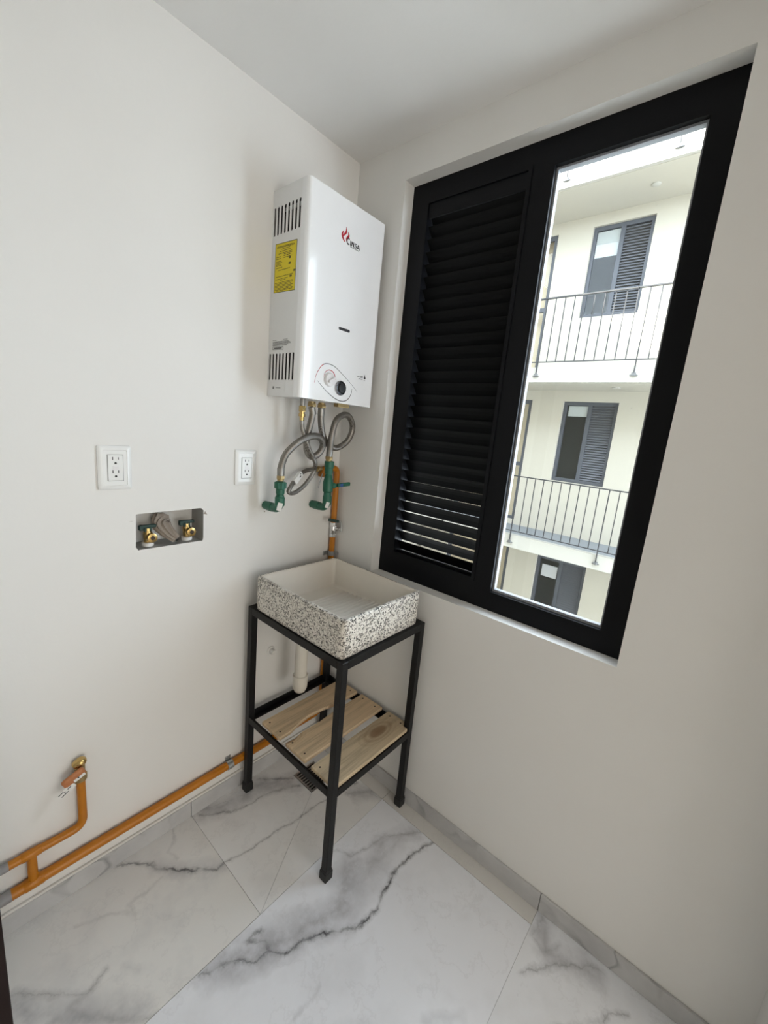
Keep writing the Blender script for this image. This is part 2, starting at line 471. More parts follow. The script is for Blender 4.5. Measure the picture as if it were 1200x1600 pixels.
# ------------------------------------------------------------------ geometry helpers
class MB:
    """collects faces in world metres; build() links ONE mesh object"""
    def __init__(s):
        s.v, s.f = [], []
    def add(s, vs, fs):
        o = len(s.v)
        s.v += [tuple(x) for x in vs]
        s.f += [tuple(i+o for i in f) for f in fs]
        return s
    def bm(s, b):
        b.verts.ensure_lookup_table()
        b.verts.index_update()
        s.add([v.co for v in b.verts], [[v.index for v in f.verts] for f in b.faces])
        b.free()
        return s
    def box(s, a, b, bev=0.0, seg=2, mat=None):
        x0, x1 = sorted((a[0], b[0])); y0, y1 = sorted((a[1], b[1])); z0, z1 = sorted((a[2], b[2]))
        q = bmesh.new()
        vs = [q.verts.new(p) for p in ((x0, y0, z0), (x1, y0, z0), (x1, y1, z0), (x0, y1, z0), (x0, y0, z1), (x1, y0, z1), (x1, y1, z1), (x0, y1, z1))]
        for f in ((0, 3, 2, 1), (4, 5, 6, 7), (0, 1, 5, 4), (1, 2, 6, 5), (2, 3, 7, 6), (3, 0, 4, 7)):
            q.faces.new([vs[i] for i in f])
        if bev:
            bmesh.ops.bevel(q, geom=list(q.edges), offset=bev, segments=seg, profile=0.5, affect='EDGES')
        if mat is not None:
            bmesh.ops.transform(q, matrix=mat, verts=q.verts)
        return s.bm(q)
    def tube(s, pts, r, n=12, cap=True, radii=None):
        pts = [Vector(p) for p in pts]
        N = len(pts)
        tg = []
        for i in range(N):
            d = pts[min(i+1, N-1)]-pts[max(i-1, 0)]
            tg.append(d.normalized())
        a = Vector((0, 0, 1)) if abs(tg[0].z) < 0.9 else Vector((1, 0, 0))
        nrm = (a-tg[0]*a.dot(tg[0])).normalized()
        vs, fs = [], []
        for i in range(N):
            if i:
                q = tg[i-1].rotation_difference(tg[i])
                nrm = q @ nrm
                nrm = (nrm-tg[i]*nrm.dot(tg[i])).normalized()
            bn = tg[i].cross(nrm)
            rr = radii[i] if radii else r
            for k in range(n):
                t = 2*math.pi*k/n
                vs.append(pts[i]+(nrm*math.cos(t)+bn*math.sin(t))*rr)
        for i in range(N-1):
            for k in range(n):
                k2 = (k+1) % n
                fs.append((i*n+k, i*n+k2, (i+1)*n+k2, (i+1)*n+k))
        if cap:
            fs.append(tuple(range(n-1, -1, -1)))
            fs.append(tuple((N-1)*n+k for k in range(n)))
        return s.add(vs, fs)
    def lathe(s, base, axis, prof, n=20):
        """prof: list of (distance along axis, radius)"""
        ax = Vector(axis).normalized()
        base = Vector(base)
        a = Vector((0, 0, 1)) if abs(ax.z) < 0.9 else Vector((1, 0, 0))
        u = (a-ax*a.dot(ax)).normalized()
        w = ax.cross(u)
        vs, fs = [], []
        for h, r in prof:
            for k in range(n):
                t = 2*math.pi*k/n
                vs.append(base+ax*h+(u*math.cos(t)+w*math.sin(t))*max(r, 1e-5))
        for i in range(len(prof)-1):
            for k in range(n):
                k2 = (k+1) % n
                fs.append((i*n+k, i*n+k2, (i+1)*n+k2, (i+1)*n+k))
        fs.append(tuple(range(n-1, -1, -1)))
        fs.append(tuple((len(prof)-1)*n+k for k in range(n)))
        return s.add(vs, fs)
    def plate(s, outer, holes, to3, d0, d1, back=True):
        """2D outline with holes, extruded from depth d0 to d1; to3(u, v, d) -> xyz"""
        loops = [outer]+holes
        tri = tessellate_polygon([[Vector((p[0], p[1], 0)) for p in lp] for lp in loops])
        flat = [p for lp in loops for p in lp]
        n = len(flat)
        vs = [to3(p[0], p[1], d0) for p in flat]+[to3(p[0], p[1], d1) for p in flat]
        fs = [tuple(t) for t in tri]
        if back:
            fs += [tuple(i+n for i in reversed(t)) for t in tri]
        o = 0
        for lp in loops:
            L = len(lp)
            for k in range(L):
                k2 = (k+1) % L
                fs.append((o+k, o+k2, o+k2+n, o+k+n))
            o += L
        return s.add(vs, fs)
    def build(s, name, mat, parent=None, smooth=0, org=None, fix=True):
        base = Vector((0, 0, 0))
        if parent is not None:
            q = parent
            while q is not None:
                base = base+q.location
                q = q.parent
        o3 = Vector(org) if org is not None else base
        me = bpy.data.meshes.new(name)
        me.from_pydata([tuple(Vector(v)-o3) for v in s.v], [], s.f)
        if fix:
            b = bmesh.new()
            b.from_mesh(me)
            bmesh.ops.recalc_face_normals(b, faces=b.faces)
            b.to_mesh(me)
            b.free()
        me.materials.append(M[mat])
        if smooth:
            me.polygons.foreach_set('use_smooth', [True]*len(me.polygons))
            me.set_sharp_from_angle(angle=math.radians(smooth))
        o = bpy.data.objects.new(name, me)
        COL.objects.link(o)
        o.location = o3-base
        if parent is not None:
            o.parent = parent
        return o

def tag(o, label=None, cat=None, group=None, kind=None):
    if label: o['label'] = label
    if cat: o['category'] = cat
    if group: o['group'] = group
    if kind: o['kind'] = kind
    return o
def thing(name, loc, label, cat, group=None):
    o = bpy.data.objects.new(name, None)
    o.empty_display_size = 0.05
    COL.objects.link(o)
    o.location = loc
    return tag(o, label, cat, group)
def structure(o, label=None, cat=None):
    o['kind'] = 'structure'
    if label: o['label'] = label
    if cat: o['category'] = cat
    return o
def inst(src, name, parent, loc):
    o = bpy.data.objects.new(name, src.data)
    COL.objects.link(o)
    o.parent = parent
    o.location = loc
    return o
def catmull(pts, k=8):
    P = [Vector(p) for p in pts]
    P = [P[0]*2-P[1]]+P+[P[-1]*2-P[-2]]
    out = []
    for i in range(1, len(P)-2):
        for j in range(k):
            t = j/k
            a, b, c, d = P[i-1], P[i], P[i+1], P[i+2]
            out.append(0.5*((2*b)+(c-a)*t+(2*a-5*b+4*c-d)*t*t+(3*b-a-3*c+d)*t**3))
    out.append(P[-2])
    return out
def bend(pts, r, k=6):
    """polyline with rounded corners of radius r"""
    P = [Vector(p) for p in pts]
    out = [P[0]]
    for i in range(1, len(P)-1):
        a = (P[i-1]-P[i]).normalized(); b = (P[i+1]-P[i]).normalized()
        p0, p2 = P[i]+a*r, P[i]+b*r
        for j in range(k+1):
            t = j/k
            out.append(p0*(1-t)**2+P[i]*2*t*(1-t)+p2*t*t)
    out.append(P[-1])
    return out
def rrect(u0, u1, v0, v1, r, k=4):
    pts = []
    for cx, cy, a0 in ((u1-r, v1-r, 0), (u0+r, v1-r, 90), (u0+r, v0+r, 180), (u1-r, v0+r, 270)):
        for j in range(k+1):
            a = math.radians(a0+90*j/k)
            pts.append((cx+r*math.cos(a), cy+r*math.sin(a)))
    return pts
XZ = lambda u, v, d: (u, d, v)       # plane facing -y / +y
YZ = lambda u, v, d: (d, u, v)       # plane facing -x / +x
XY = lambda u, v, d: (u, v, d)
def disc(u, v, r, n=20):
    return [(u+r*math.cos(2*math.pi*k/n), v+r*math.sin(2*math.pi*k/n)) for k in range(n)]
def text_mesh(name, txt, size, mat, parent, world_m, bold=0.0, shear=0.0, extr=0.0003, fit=None):
    cu = bpy.data.curves.new(name, 'FONT')
    cu.body = txt
    cu.size = size
    cu.offset = bold
    cu.shear = shear
    cu.extrude = extr
    cu.resolution_u = 3
    tmp = bpy.data.objects.new(name, cu)
    COL.objects.link(tmp)
    bpy.context.view_layer.update()
    dg = bpy.context.evaluated_depsgraph_get()
    me = bpy.data.meshes.new_from_object(tmp.evaluated_get(dg))
    bpy.data.objects.remove(tmp)
    base = Vector((0, 0, 0)); q = parent
    while q is not None:
        base = base+q.location; q = q.parent
    if fit:
        xs = [v.co.x for v in me.vertices]; ys = [v.co.y for v in me.vertices]
        x0, x1, y0, y1 = min(xs), max(xs), min(ys), max(ys)
        me.transform(Matrix.Diagonal((fit[0]/(x1-x0), fit[1]/(y1-y0), 1, 1)) @ Matrix.Translation((-x0, -y0, 0)))
    me.transform(Matrix.Translation(-base) @ world_m)
    me.materials.clear()
    me.materials.append(M[mat])
    o = bpy.data.objects.new(name, me)
    COL.objects.link(o)
    o.parent = parent
    return o
def frame_m(origin, right, upv):
    r = Vector(right).normalized(); u = Vector(upv).normalized(); n = r.cross(u)
    m = Matrix((r, u, n)).transposed().to_4x4()
    m.translation = Vector(origin)
    return m

# ------------------------------------------------------------------ room shell
H = 2.40
X0 = -1.158          # wall with the doorway
Y0 = -1.56           # near wall
WY0, WY1, WZ0, WZ1 = -1.129, -0.228, 0.888, 2.286   # window opening
NX0, NX1, NZ0, NZ1 = -0.778, -0.580, 1.045, 1.154   # washing machine valve niche

niche_out = rrect(NX0, NX1, NZ0, NZ1, 0.010, 4)
niche_out = [(u+0.0012*math.sin(k*2.3), v+0.0012*math.cos(k*1.7)) for k, (u, v) in enumerate(niche_out)]
w = MB().plate([(-2.32, 0), (0.15, 0), (0.15, H), (-2.32, H)], [niche_out], XZ, 0.0, 0.12)
wl = structure(w.build('wall_left', 'wall'), 'white painted plaster wall behind the heater and gas pipes', 'wall')
w = MB().plate(niche_out, [], XZ, 0.082, 0.118)
w.plate(rrect(NX0-0.006, NX1+0.006, NZ0-0.006, NZ1+0.006, 0.012), [niche_out], XZ, 0.0006, 0.10, back=False)
w.build('recess_lining', 'niche', wl)

w = MB().plate([(-4.1, 0), (0.0, 0), (0.0, H), (-4.1, H)], [[(WY0, WZ0), (WY1, WZ0), (WY1, WZ1), (WY0, WZ1)]], YZ, 0.0, 0.15)
wr = structure(w.build('wall_right', 'wall'), 'white painted plaster wall around the black window', 'wall')
w = MB().box((-0.14, Y0-0.12, 0), (0.0, Y0, H)).box((-2.2, Y0-0.12, 2.25), (-0.14, Y0, H))
structure(w.build('wall_near', 'wall'), 'white plaster return at the lower right edge beside the opening', 'wall')
w = MB().plate([(-2.3, 0), (0.15, 0), (0.15, H), (-2.3, H)], [], XZ, -4.1, -4.22)
structure(w.build('wall_hall', 'wall'), 'far wall of the hall behind the viewpoint', 'wall')
w = MB().box((-2.32, -4.22, 0), (-2.2, 0.0, H))
structure(w.build('wall_hall_side', 'wall'), 'side wall of the hall behind the viewpoint', 'wall')
w = MB().box((X0-0.12, -0.31, 0), (X0, 0, H)).box((X0-0.12, Y0, 2.12), (X0, -0.31, H))
structure(w.build('wall_door', 'wall'), 'white plaster wall with the doorway the view comes through', 'wall')
w = MB().box((X0-0.13, -0.345, 0), (X0+0.006, -0.31, 2.12), 0.003).box((X0-0.13, Y0, 2.085), (X0+0.006, -0.345, 2.12), 0.003)
d1 = structure(w.build('door_1', 'brown_wood'), 'dark brown wooden door jamb at the lower left edge', 'door frame')
w = MB().box((-2.32, -4.22, H), (0.15, 0.12, H+0.14))
structure(w.build('ceiling', 'ceiling'), 'plain white painted ceiling', 'ceiling')
# floor: grout bed with separate tiles
fl = structure(MB().box((-2.32, -4.22, -0.12), (0.15, 0.12, -0.0035)).build('floor', 'grout'), 'grey veined white marble look floor tiles', 'floor')
G = 0.0008
XS, XJ, YJ, YK = -0.061, -0.621, -0.453, -1.066
def tile(name, poly, mat):
    return MB().plate(poly, [], XY, 0.0, -0.0034).build(name, mat, fl)
def inset(poly, g):
    c = Vector((sum(p[0] for p in poly)/len(poly), sum(p[1] for p in poly)/len(poly)))
    out = []
    L = len(poly)
    for i in range(L):
        a, b, d = Vector(poly[i-1]), Vector(poly[i]), Vector(poly[(i+1) % L])
        e1, e2 = (b-a).normalized(), (d-b).normalized()
        n1, n2 = Vector((-e1.y, e1.x)), Vector((-e2.y, e2.x))
        if n1.dot(c-b) < 0: n1 = -n1
        if n2.dot(c-b) < 0: n2 = -n2
        q = (n1+n2)
        q = q/(1+n1.dot(n2))
        p = b+q*g
        out.append((p.x, p.y))
    return out
# drain hole rectangle
DX0, DX1, DY0, DY1 = -0.245, -0.137, -0.234, -0.118
# row along the left wall: one full tile, then a square cut with diagonals falling to the drain
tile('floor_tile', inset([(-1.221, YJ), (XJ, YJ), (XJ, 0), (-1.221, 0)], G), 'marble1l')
tile('floor_tile', inset([(-2.42, YJ), (-1.221, YJ), (-1.221, 0), (-2.42, 0)], G), 'marble_plain')
tile('floor_tile', inset([(XJ, YJ), (XS, YJ), (DX1, DY0), (DX0, DY0)], G*0.6), 'marble1')
tile('floor_tile', inset([(XJ, 0), (XJ, YJ), (DX0, DY0), (DX0, DY1)], G*0.6), 'marble1')
tile('floor_tile', inset([(XS, 0), (XJ, 0), (DX0, DY1), (DX1, DY1)], G*0.6), 'marble1')
tile('floor_tile', inset([(XS, YJ), (XS, 0), (DX1, DY1), (DX1, DY0)], G*0.6), 'marble1')
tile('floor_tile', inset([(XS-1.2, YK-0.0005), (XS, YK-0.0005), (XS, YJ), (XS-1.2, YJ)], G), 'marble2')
tile('floor_tile', inset([(XS-2.4, YK), (XS-1.2, YK), (XS-1.2, YJ), (XS-2.4, YJ)], G), 'marble_plain')
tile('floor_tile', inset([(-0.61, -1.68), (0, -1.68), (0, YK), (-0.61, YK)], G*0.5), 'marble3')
tile('floor_tile', inset([(-1.81, -1.68), (-0.61, -1.68), (-0.61, YK), (-1.81, YK)], G), 'marble_plain')
for kx in range(2):
    for ky in range(4):
        tile('floor_tile', inset([(-2.4+1.2*kx, -2.29-0.61*ky), (-1.2+1.2*kx, -2.29-0.61*ky), (-1.2+1.2*kx, -1.68-0.61*ky), (-2.4+1.2*kx, -1.68-0.61*ky)], G), 'marble_plain')
tile('floor_strip', inset([(XS, YK), (0, YK), (0, YJ), (XS, YJ)], G), 'marble_plain')
tile('floor_strip', inset([(XS, YJ), (0, YJ), (0, 0), (XS, 0)], G), 'marble_plain')

# skirting tiles
def skirt(name, pieces, grout_boxes, label):
    root = None
    for a, b in pieces:
        o = MB().box(a, b, 0.0012, 1).build(name if root is None else 'skirting_tile', 'skirt', root)
        if root is None:
            root = structure(o, label, 'skirting')
    for a, b in grout_boxes:
        MB().box(a, b, 0.002, 2).build('grout_bead', 'grout_white', root)
ST = 0.009
skirt('baseboard_left', [((-0.622, -ST, 0), (0, 0.0, 0.064)), ((X0, -ST, 0), (-0.624, 0.0, 0.064))],
      [((X0, -ST*0.9, 0.0642), (0, -0.0002, 0.0725))], 'grey marble tile skirting along the gas pipe wall')
skirt('baseboard_right', [((-ST, YK+0.001, 0), (0, -0.010, 0.064)), ((-ST, Y0, 0), (0, YK-0.001, 0.064))],
      [], 'grey marble tile skirting below the window wall')

# floor drain
t = thing('floor_drain', ((DX0+DX1)/2, (DY0+DY1)/2, -0.003), 'small square steel floor drain grate under the sink stand', 'drain')
slots = []
for k in range(8):
    y = DY0+0.012+k*(DY1-DY0-0.024)/7
    slots.append(rrect(DX0+0.008, DX1-0.008, y-0.0042, y+0.0042, 0.004, 2))
MB().plate(rrect(DX0+0.001, DX1-0.001, DY0+0.001, DY1-0.001, 0.003), slots, XY, 0.0015, -0.0015).build('grate', 'drain_steel', t)
MB().box((DX0+0.001, DY0+0.001, -0.0034), (DX1-0.001, DY1-0.001, -0.0026)).build('sump', 'enamel_dark', t)

# ------------------------------------------------------------------ laundry window
FX0, FX1 = 0.050, 0.095
GY0, GY1, GZ0, GZ1 = -1.066, -0.723, 0.953, 2.212
LY0, LY1, LZ0, LZ1 = -0.648, -0.300, 0.985, 2.218
w = MB().plate([(WY0, WZ0), (WY1, WZ0), (WY1, WZ1), (WY0, WZ1)],
               [[(GY0, GZ0), (GY1, GZ0), (GY1, GZ1), (GY0, GZ1)], [(LY0-0.0, LZ0), (LY1, LZ0), (LY1, LZ1), (LY0, LZ1)]], YZ, FX0, FX1)
win = structure(w.build('window_1', 'black_alu'), 'black aluminium window with a louvred half and a clear pane', 'window')
# raised sash lines
w = MB().plate([(LY0-0.012, LZ0-0.012), (LY1+0.012, LZ0-0.012), (LY1+0.012, LZ1+0.012), (LY0-0.012, LZ1+0.012)],
               [[(LY0, LZ0), (LY1, LZ0), (LY1, LZ1), (LY0, LZ1)]], YZ, FX0-0.004, FX0+0.001)
w.build('louvre_frame', 'black_alu', win)
w = MB().plate([(GY0, GZ0), (GY1, GZ0), (GY1, GZ1), (GY0, GZ1)],
               [[(GY0+0.006, GZ0+0.008), (GY1-0.006, GZ0+0.008), (GY1-0.006, GZ1-0.006), (GY0+0.006, GZ1-0.006)]], YZ, FX0+0.016, FX0+0.034)
w.build('glazing_bead', 'gasket', win)
MB().box((FX0+0.022, GY0+0.002, GZ0+0.002), (FX0+0.027, GY1-0.002, GZ1-0.002)).build('pane', 'glass', win)
# louvre slats, each its own piece
th = math.radians(52.5)
sw = 0.055
w = MB()
sec = [(0, 0), (sw*math.cos(th), -sw*math.sin(th))]
nx, nz = math.sin(th), math.cos(th)
cs = []
for j in range(5):
    q = j/4
    bow = 0.0026*math.sin(math.pi*q)
    cs.append((sec[1][0]*q+nx*bow, sec[1][1]*q+nz*bow))
cs2 = [(a+nx*0.0014, b+nz*0.0014) for a, b in cs]
loop = cs+cs2[::-1]
L = len(loop)
vs = [(a, LY0+0.0005, b) for a, b in loop]+[(a, LY1-0.0005, b) for a, b in loop]
fs = [(k, (k+1) % L, (k+1) % L+L, k+L) for k in range(L)]+[tuple(range(L))[::-1], tuple(range(L, 2*L))]
w.add(vs, fs)
first = w.build('slat', 'slat', win, org=(0, 0, 0))
for k in range(31):
    z = 0.990+0.04*k
    if k == 0:
        first.location = (FX0+0.008, 0, z)
    else:
        inst(first, 'slat', win, (FX0+0.008, 0, z))
MB().box((FX0+0.002, LY0, 2.172), (FX0+0.007, LY1, LZ1)).build('top_rail', 'black_alu', win)
# bottom rail behind lowest slat
MB().box((FX0+0.002, LY0, LZ0-0.012), (FX1-0.006, LY1, LZ0-0.0015)).build('bottom_rail', 'black_alu', win)

# ------------------------------------------------------------------ building across the court
SX, BX = 5.5, 6.47
FZ = [-5.56, -2.82, -0.085, 2.655, 5.395, 6.50]
BY0, BY1 = -4.0, 3.9
WINS = [(-0.585-1.385, -0.585), (0.835, 2.225), (3.59, 4.975)]
holes = []
for z0, z1 in WINS:
    holes.append([(0.37, z0), (1.245, z0), (1.245, z1), (0.37, z1)])
for f in (-2.82, -0.085, 2.655):
    holes.append([(1.805, f+0.06), (3.2, f+0.06), (3.2, f+2.32), (1.805, f+2.32)])
bld = thing('apartment_building', (BX, 0, FZ[0]), 'cream apartment block with balconies seen through the window pane', 'building')
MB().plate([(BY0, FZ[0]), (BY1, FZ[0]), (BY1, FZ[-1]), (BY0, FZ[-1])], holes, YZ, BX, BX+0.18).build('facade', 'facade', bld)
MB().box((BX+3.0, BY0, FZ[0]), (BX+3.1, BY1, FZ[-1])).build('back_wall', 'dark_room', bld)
for f in FZ[1:-1]:
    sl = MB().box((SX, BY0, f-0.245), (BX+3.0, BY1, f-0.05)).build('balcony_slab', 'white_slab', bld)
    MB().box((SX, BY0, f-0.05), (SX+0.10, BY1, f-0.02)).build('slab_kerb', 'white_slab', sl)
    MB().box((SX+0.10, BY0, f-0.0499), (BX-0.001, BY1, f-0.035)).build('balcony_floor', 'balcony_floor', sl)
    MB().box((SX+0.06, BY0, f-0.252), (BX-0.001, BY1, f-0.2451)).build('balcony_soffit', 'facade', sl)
for f in (2.655, 5.395):
    for yy in (0.35,):
        MB().lathe((SX+0.50, yy, f-0.252), (0, 0, -1), [(0, 0.06), (0.012, 0.06), (0.02, 0.045), (0.022, 0.01)], 16).build('ceiling_lamp', 'white_slab', bld, 40)
# windows of the block
def far_window(z0, z1, k):
    y0, y1 = 0.37, 1.245
    fx = BX+0.05
    t = MB().plate([(y0, z0), (y1, z0), (y1, z1), (y0, z1)], [[(0.84, z0+0.06), (y1-0.055, z0+0.06), (y1-0.055, z1-0.06), (0.84, z1-0.06)], [(y0+0.055, z0+0.06), (0.775, z0+0.06), (0.775, z1-0.06), (y0+0.055, z1-0.06)]], YZ, fx, fx+0.05).build('window', 'far_frame', bld)
    MB().box((fx+0.02, 0.84, z0+0.06), (fx+0.025, y1-0.055, z1-0.06)).build('pane', 'glass', t)
    w = MB()
    n = 30
    for j in range(n):
        z = z0+0.07+j*(z1-z0-0.13)/n
        w.add([(fx+0.005, y0+0.055, z), (fx+0.005, 0.775, z), (fx+0.036, 0.775, z+0.029), (fx+0.036, y0+0.055, z+0.029),
               (fx+0.007, y0+0.055, z-0.003), (fx+0.007, 0.775, z-0.003), (fx+0.038, 0.775, z+0.026), (fx+0.038, y0+0.055, z+0.026)],
              [(0, 1, 2, 3), (4, 5, 6, 7), (0, 1, 5, 4), (2, 3, 7, 6)])
    o = w.build('louvre_slats', 'far_slat', t)
    o['kind'] = 'stuff'
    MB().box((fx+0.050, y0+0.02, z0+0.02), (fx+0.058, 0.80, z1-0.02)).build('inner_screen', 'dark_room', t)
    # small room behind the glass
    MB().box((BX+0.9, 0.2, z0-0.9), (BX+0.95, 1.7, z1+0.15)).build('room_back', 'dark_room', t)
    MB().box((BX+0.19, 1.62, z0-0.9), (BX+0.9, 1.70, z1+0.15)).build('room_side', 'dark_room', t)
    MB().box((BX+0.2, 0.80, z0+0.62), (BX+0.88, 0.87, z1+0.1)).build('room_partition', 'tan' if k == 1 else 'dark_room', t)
    return t
for k, (z0, z1) in enumerate(WINS):
    far_window(z0, z1, k)
def sheet(name, a, b, label, cat):
    return tag(MB().box(a, b).build(name, 'paper', org=((a[0]+b[0])/2, (a[1]+b[1])/2, min(a[2], b[2]))), label, cat)
sheet('paper_notice', (BX+0.0665, 0.86, -0.98), (BX+0.0675, 1.14, -0.75), 'white paper sheet on the lowest window across the court', 'paper')
sheet('pale_sheet', (BX+0.0785, 0.845, 1.98), (BX+0.080, 1.16, 2.155), 'pale reflection at the top of the middle window across the court, added as a sheet', 'panel')  # sheet takes the place of the pale reflection in the glass
sheet('pale_sheet', (BX+0.0785, 0.845, 4.52), (BX+0.080, 1.185, 4.905), 'pale sheet filling the top of the uppermost window across the court', 'panel')  # pale sheet just behind the upper part of this pane
# balcony doors
for f in (-2.82, -0.085, 2.655):
    z0, z1 = f+0.06, f+2.32
    fx = BX+0.03
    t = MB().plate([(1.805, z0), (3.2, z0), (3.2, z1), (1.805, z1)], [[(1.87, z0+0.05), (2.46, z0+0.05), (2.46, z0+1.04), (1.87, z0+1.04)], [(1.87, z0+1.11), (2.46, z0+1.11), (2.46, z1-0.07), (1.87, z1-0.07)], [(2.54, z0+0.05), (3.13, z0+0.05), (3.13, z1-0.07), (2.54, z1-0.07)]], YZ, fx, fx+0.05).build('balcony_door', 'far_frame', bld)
    MB().box((fx+0.02, 1.87, z0+0.05), (fx+0.025, 3.13, z1-0.07)).build('pane', 'glass', t)
    MB().box((fx+0.25, 1.75, z0-0.03), (fx+0.28, 3.25, z1+0.03)).build('curtain', 'tan', t)
# railings
def railing(f, label):
    zt, zb = f+0.985, f+0.06
    y_a, y_b = -1.33, 2.82
    x = SX-0.02
    r = thing('balcony_railing', (x, (y_a+y_b)/2, f-0.2), label, 'railing', 'balcony railings of the block across')
    MB().box((x-0.02, y_a, zt-0.012), (x+0.02, y_b, zt+0.004)).build('top_rail', 'rail', r)
    MB().box((x-0.013, y_a, zb-0.012), (x+0.013, y_b, zb)).build('bottom_rail', 'rail', r)
    y = 1.425-0.137*20
    k = -20
    src = None
    base = r.location
    psrc = None
    while y < y_b:
        if k % 10 == 0:
            if psrc is None:
                psrc = MB().box((-0.012, -0.006, f-0.13), (0.012, 0.006, zt-0.012)).build('post', 'rail', org=(0, 0, 0))
                psrc.parent = r
                psrc.location = (0, y-base.y, -base.z)
                bsrc = MB().box((-0.012, -0.028, f-0.165), (0.02, 0.028, f-0.12), 0.004, 1).box((-0.004, -0.05, f-0.158), (0.02, 0.05, f-0.148)).build('bracket', 'bracket', org=(0, 0, 0))
                bsrc.parent = psrc
                bsrc.location = (0, 0, 0)
            else:
                q = inst(psrc, 'post', r, (0, y-base.y, -base.z))
                inst(bsrc, 'bracket', q, (0, 0, 0))
        else:
            if src is None:
                src = MB().box((-0.006, -0.006, zb), (0.006, 0.006, zt-0.012)).build('baluster', 'rail', org=(0, 0, 0))
                src.parent = r
                src.location = (0, y-base.y, -base.z)
            else:
                inst(src, 'baluster', r, (0, y-base.y, -base.z))
        k += 1
        y = 1.425+0.137*k
    return r
railing(FZ[2], 'grey bar railing of the lower balcony across the court')
railing(FZ[3], 'grey bar railing of the upper balcony, below the highest window across')
railing(FZ[4], 'grey bar railing of the topmost sunlit balcony, cut by the window top')
# court end block (casts the diagonal shade) and ground, and the outside of this building
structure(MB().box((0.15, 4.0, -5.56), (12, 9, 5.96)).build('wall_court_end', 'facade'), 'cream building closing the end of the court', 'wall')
structure(MB().box((0.15, -12, -5.7), (12, 9, -5.56)).build('ground', 'court'), 'paved ground of the inner court', 'ground')
structure(MB().box((-2.32, -4.22, -5.56), (0.15, 0.12, -0.121)).box((0.02, -9, -5.56), (0.15, -4.22, 5.3)).box((0.02, -4.22, H+0.141), (0.15, 3.99, 5.3)).box((0.02, 0.121, -5.56), (0.15, 3.99, H+0.141)).build('wall_outside', 'facade'), 'outer face of this building above and below the window', 'wall')

# ------------------------------------------------------------------ sink stand
AX0, AX1, AY0, AY1 = -0.4286, -0.0165, -0.5264, -0.0325
ZT = 0.786
LW = 0.025
t = thing('sink_stand', ((AX0+AX1)/2, (AY0+AY1)/2, 0), 'black welded iron stand under the speckled laundry sink', 'stand')
for ax, sx in ((AX0, 1), (AX1, -1)):
    for ay, sy in ((AY0, 1), (AY1, -1)):
        lg = MB().box((ax, ay, 0.03), (ax+sx*LW, ay+sy*LW, ZT), 0.0015, 1).build('leg', 'iron', t)
        e = 0.0035
        a = (ax-sx*e, ay-sy*e); b = (ax+sx*(LW+e), ay+sy*(LW+e))
        ix = ST+0.002
        f = MB().box((min(a[0], b[0]), min(a[1], b[1]), 0.0003), (max(a[0], b[0]), max(a[1], b[1]), 0.034), 0.003, 2)
        f.box((min(a[0], b[0])+0.0015, min(a[1], b[1])+0.0015, 0.034), (max(a[0], b[0])-0.0015, max(a[1], b[1])-0.0015, 0.040), 0.002, 1)
        f.build('foot_cap', 'rubber', lg)
def rails(z0, z1, shelf):
    T = 0.003
    zf = z0 if shelf else z1-T
    for y, s in ((AY0, 1), (AY1, -1)):
        MB().box((AX0+LW, y, z0), (AX1-LW, y+s*T, z1)).box((AX0+LW, y+s*T, zf), (AX1-LW, y+s*LW, zf+T)).build('rail', 'iron', t)
    for x, s in ((AX0, 1), (AX1, -1)):
        MB().box((x, AY0+LW, z0), (x+s*T, AY1-LW, z1)).box((x+s*T, AY0+LW, zf), (x+s*LW, AY1-LW, zf+T)).build('rail', 'iron', t)
rails(0.760, ZT, False)
rails(0.316, 0.342, True)
# pine slats on the shelf, each a separate board with nails
def board(y0, y1, mat, xr, label, chip=None, skew=0.0):
    cx, cy = (AX0+AX1)/2, (y0+y1)/2
    root = thing('shelf_board', (cx, cy, 0.3195), label, 'board', 'pine boards of the stand shelf')
    outl = [(AX0+0.012, y0), (xr, y0+skew), (xr, y1+skew), (AX0+0.012, y1)]
    if chip == 'notch':   # cut out around the two front legs
        nl = LW+0.002
        outl = [(AX0+0.012, AY0+nl), (AX0+nl, AY0+nl), (AX0+nl, y0), (AX1-nl, y0), (AX1-nl, AY0+nl), (xr, AY0+nl), (xr, y1), (AX0+0.012, y1)]
    if chip == 'front':   # waney, split front edge
        outl = [(AX0+0.012, y0), (AX0+0.06, y0+0.001), (AX0+0.11, y0+0.016), (AX0+0.16, y0+0.024), (AX0+0.23, y0+0.018), (AX0+0.28, y0+0.004), (xr, y0), (xr, y1), (AX0+0.012, y1)]
    if chip == 'back':
        outl = [(AX0+0.012, y0), (xr, y0), (xr, y1), (AX0+0.24, y1), (AX0+0.17, y1-0.006), (AX0+0.09, y1-0.004), (AX0+0.05, y1-0.012), (AX0+0.012, y1-0.008)]
    q = bmesh.new()
    top = [q.verts.new((a-0, b, 0.357)) for a, b in outl]
    f = q.faces.new(top)
    r = bmesh.ops.extrude_face_region(q, geom=[f])
    bmesh.ops.translate(q, vec=(0, 0, -0.0145), verts=[v for v in r['geom'] if isinstance(v, bmesh.types.BMVert)])
    bmesh.ops.bevel(q, geom=[e for e in q.edges], offset=0.0016, segments=1, affect='EDGES')
    root_b = MB().bm(q).build('plank', mat, root, org=(cx, cy, 0.345))
    for nx_ in (AX0+0.030, xr-0.020):
        for ny in (y0+(0.036 if chip == 'notch' else 0.024), y1-0.024):
            if chip == 'front' and ny < cy and nx_ > cx:
                ny += 0.0
            MB().lathe((nx_, ny, 0.3566), (0, 0, 1), [(0, 0.0034), (0.0008, 0.0034), (0.0012, 0.002)], 10).build('nail', 'nail', root)
    return root
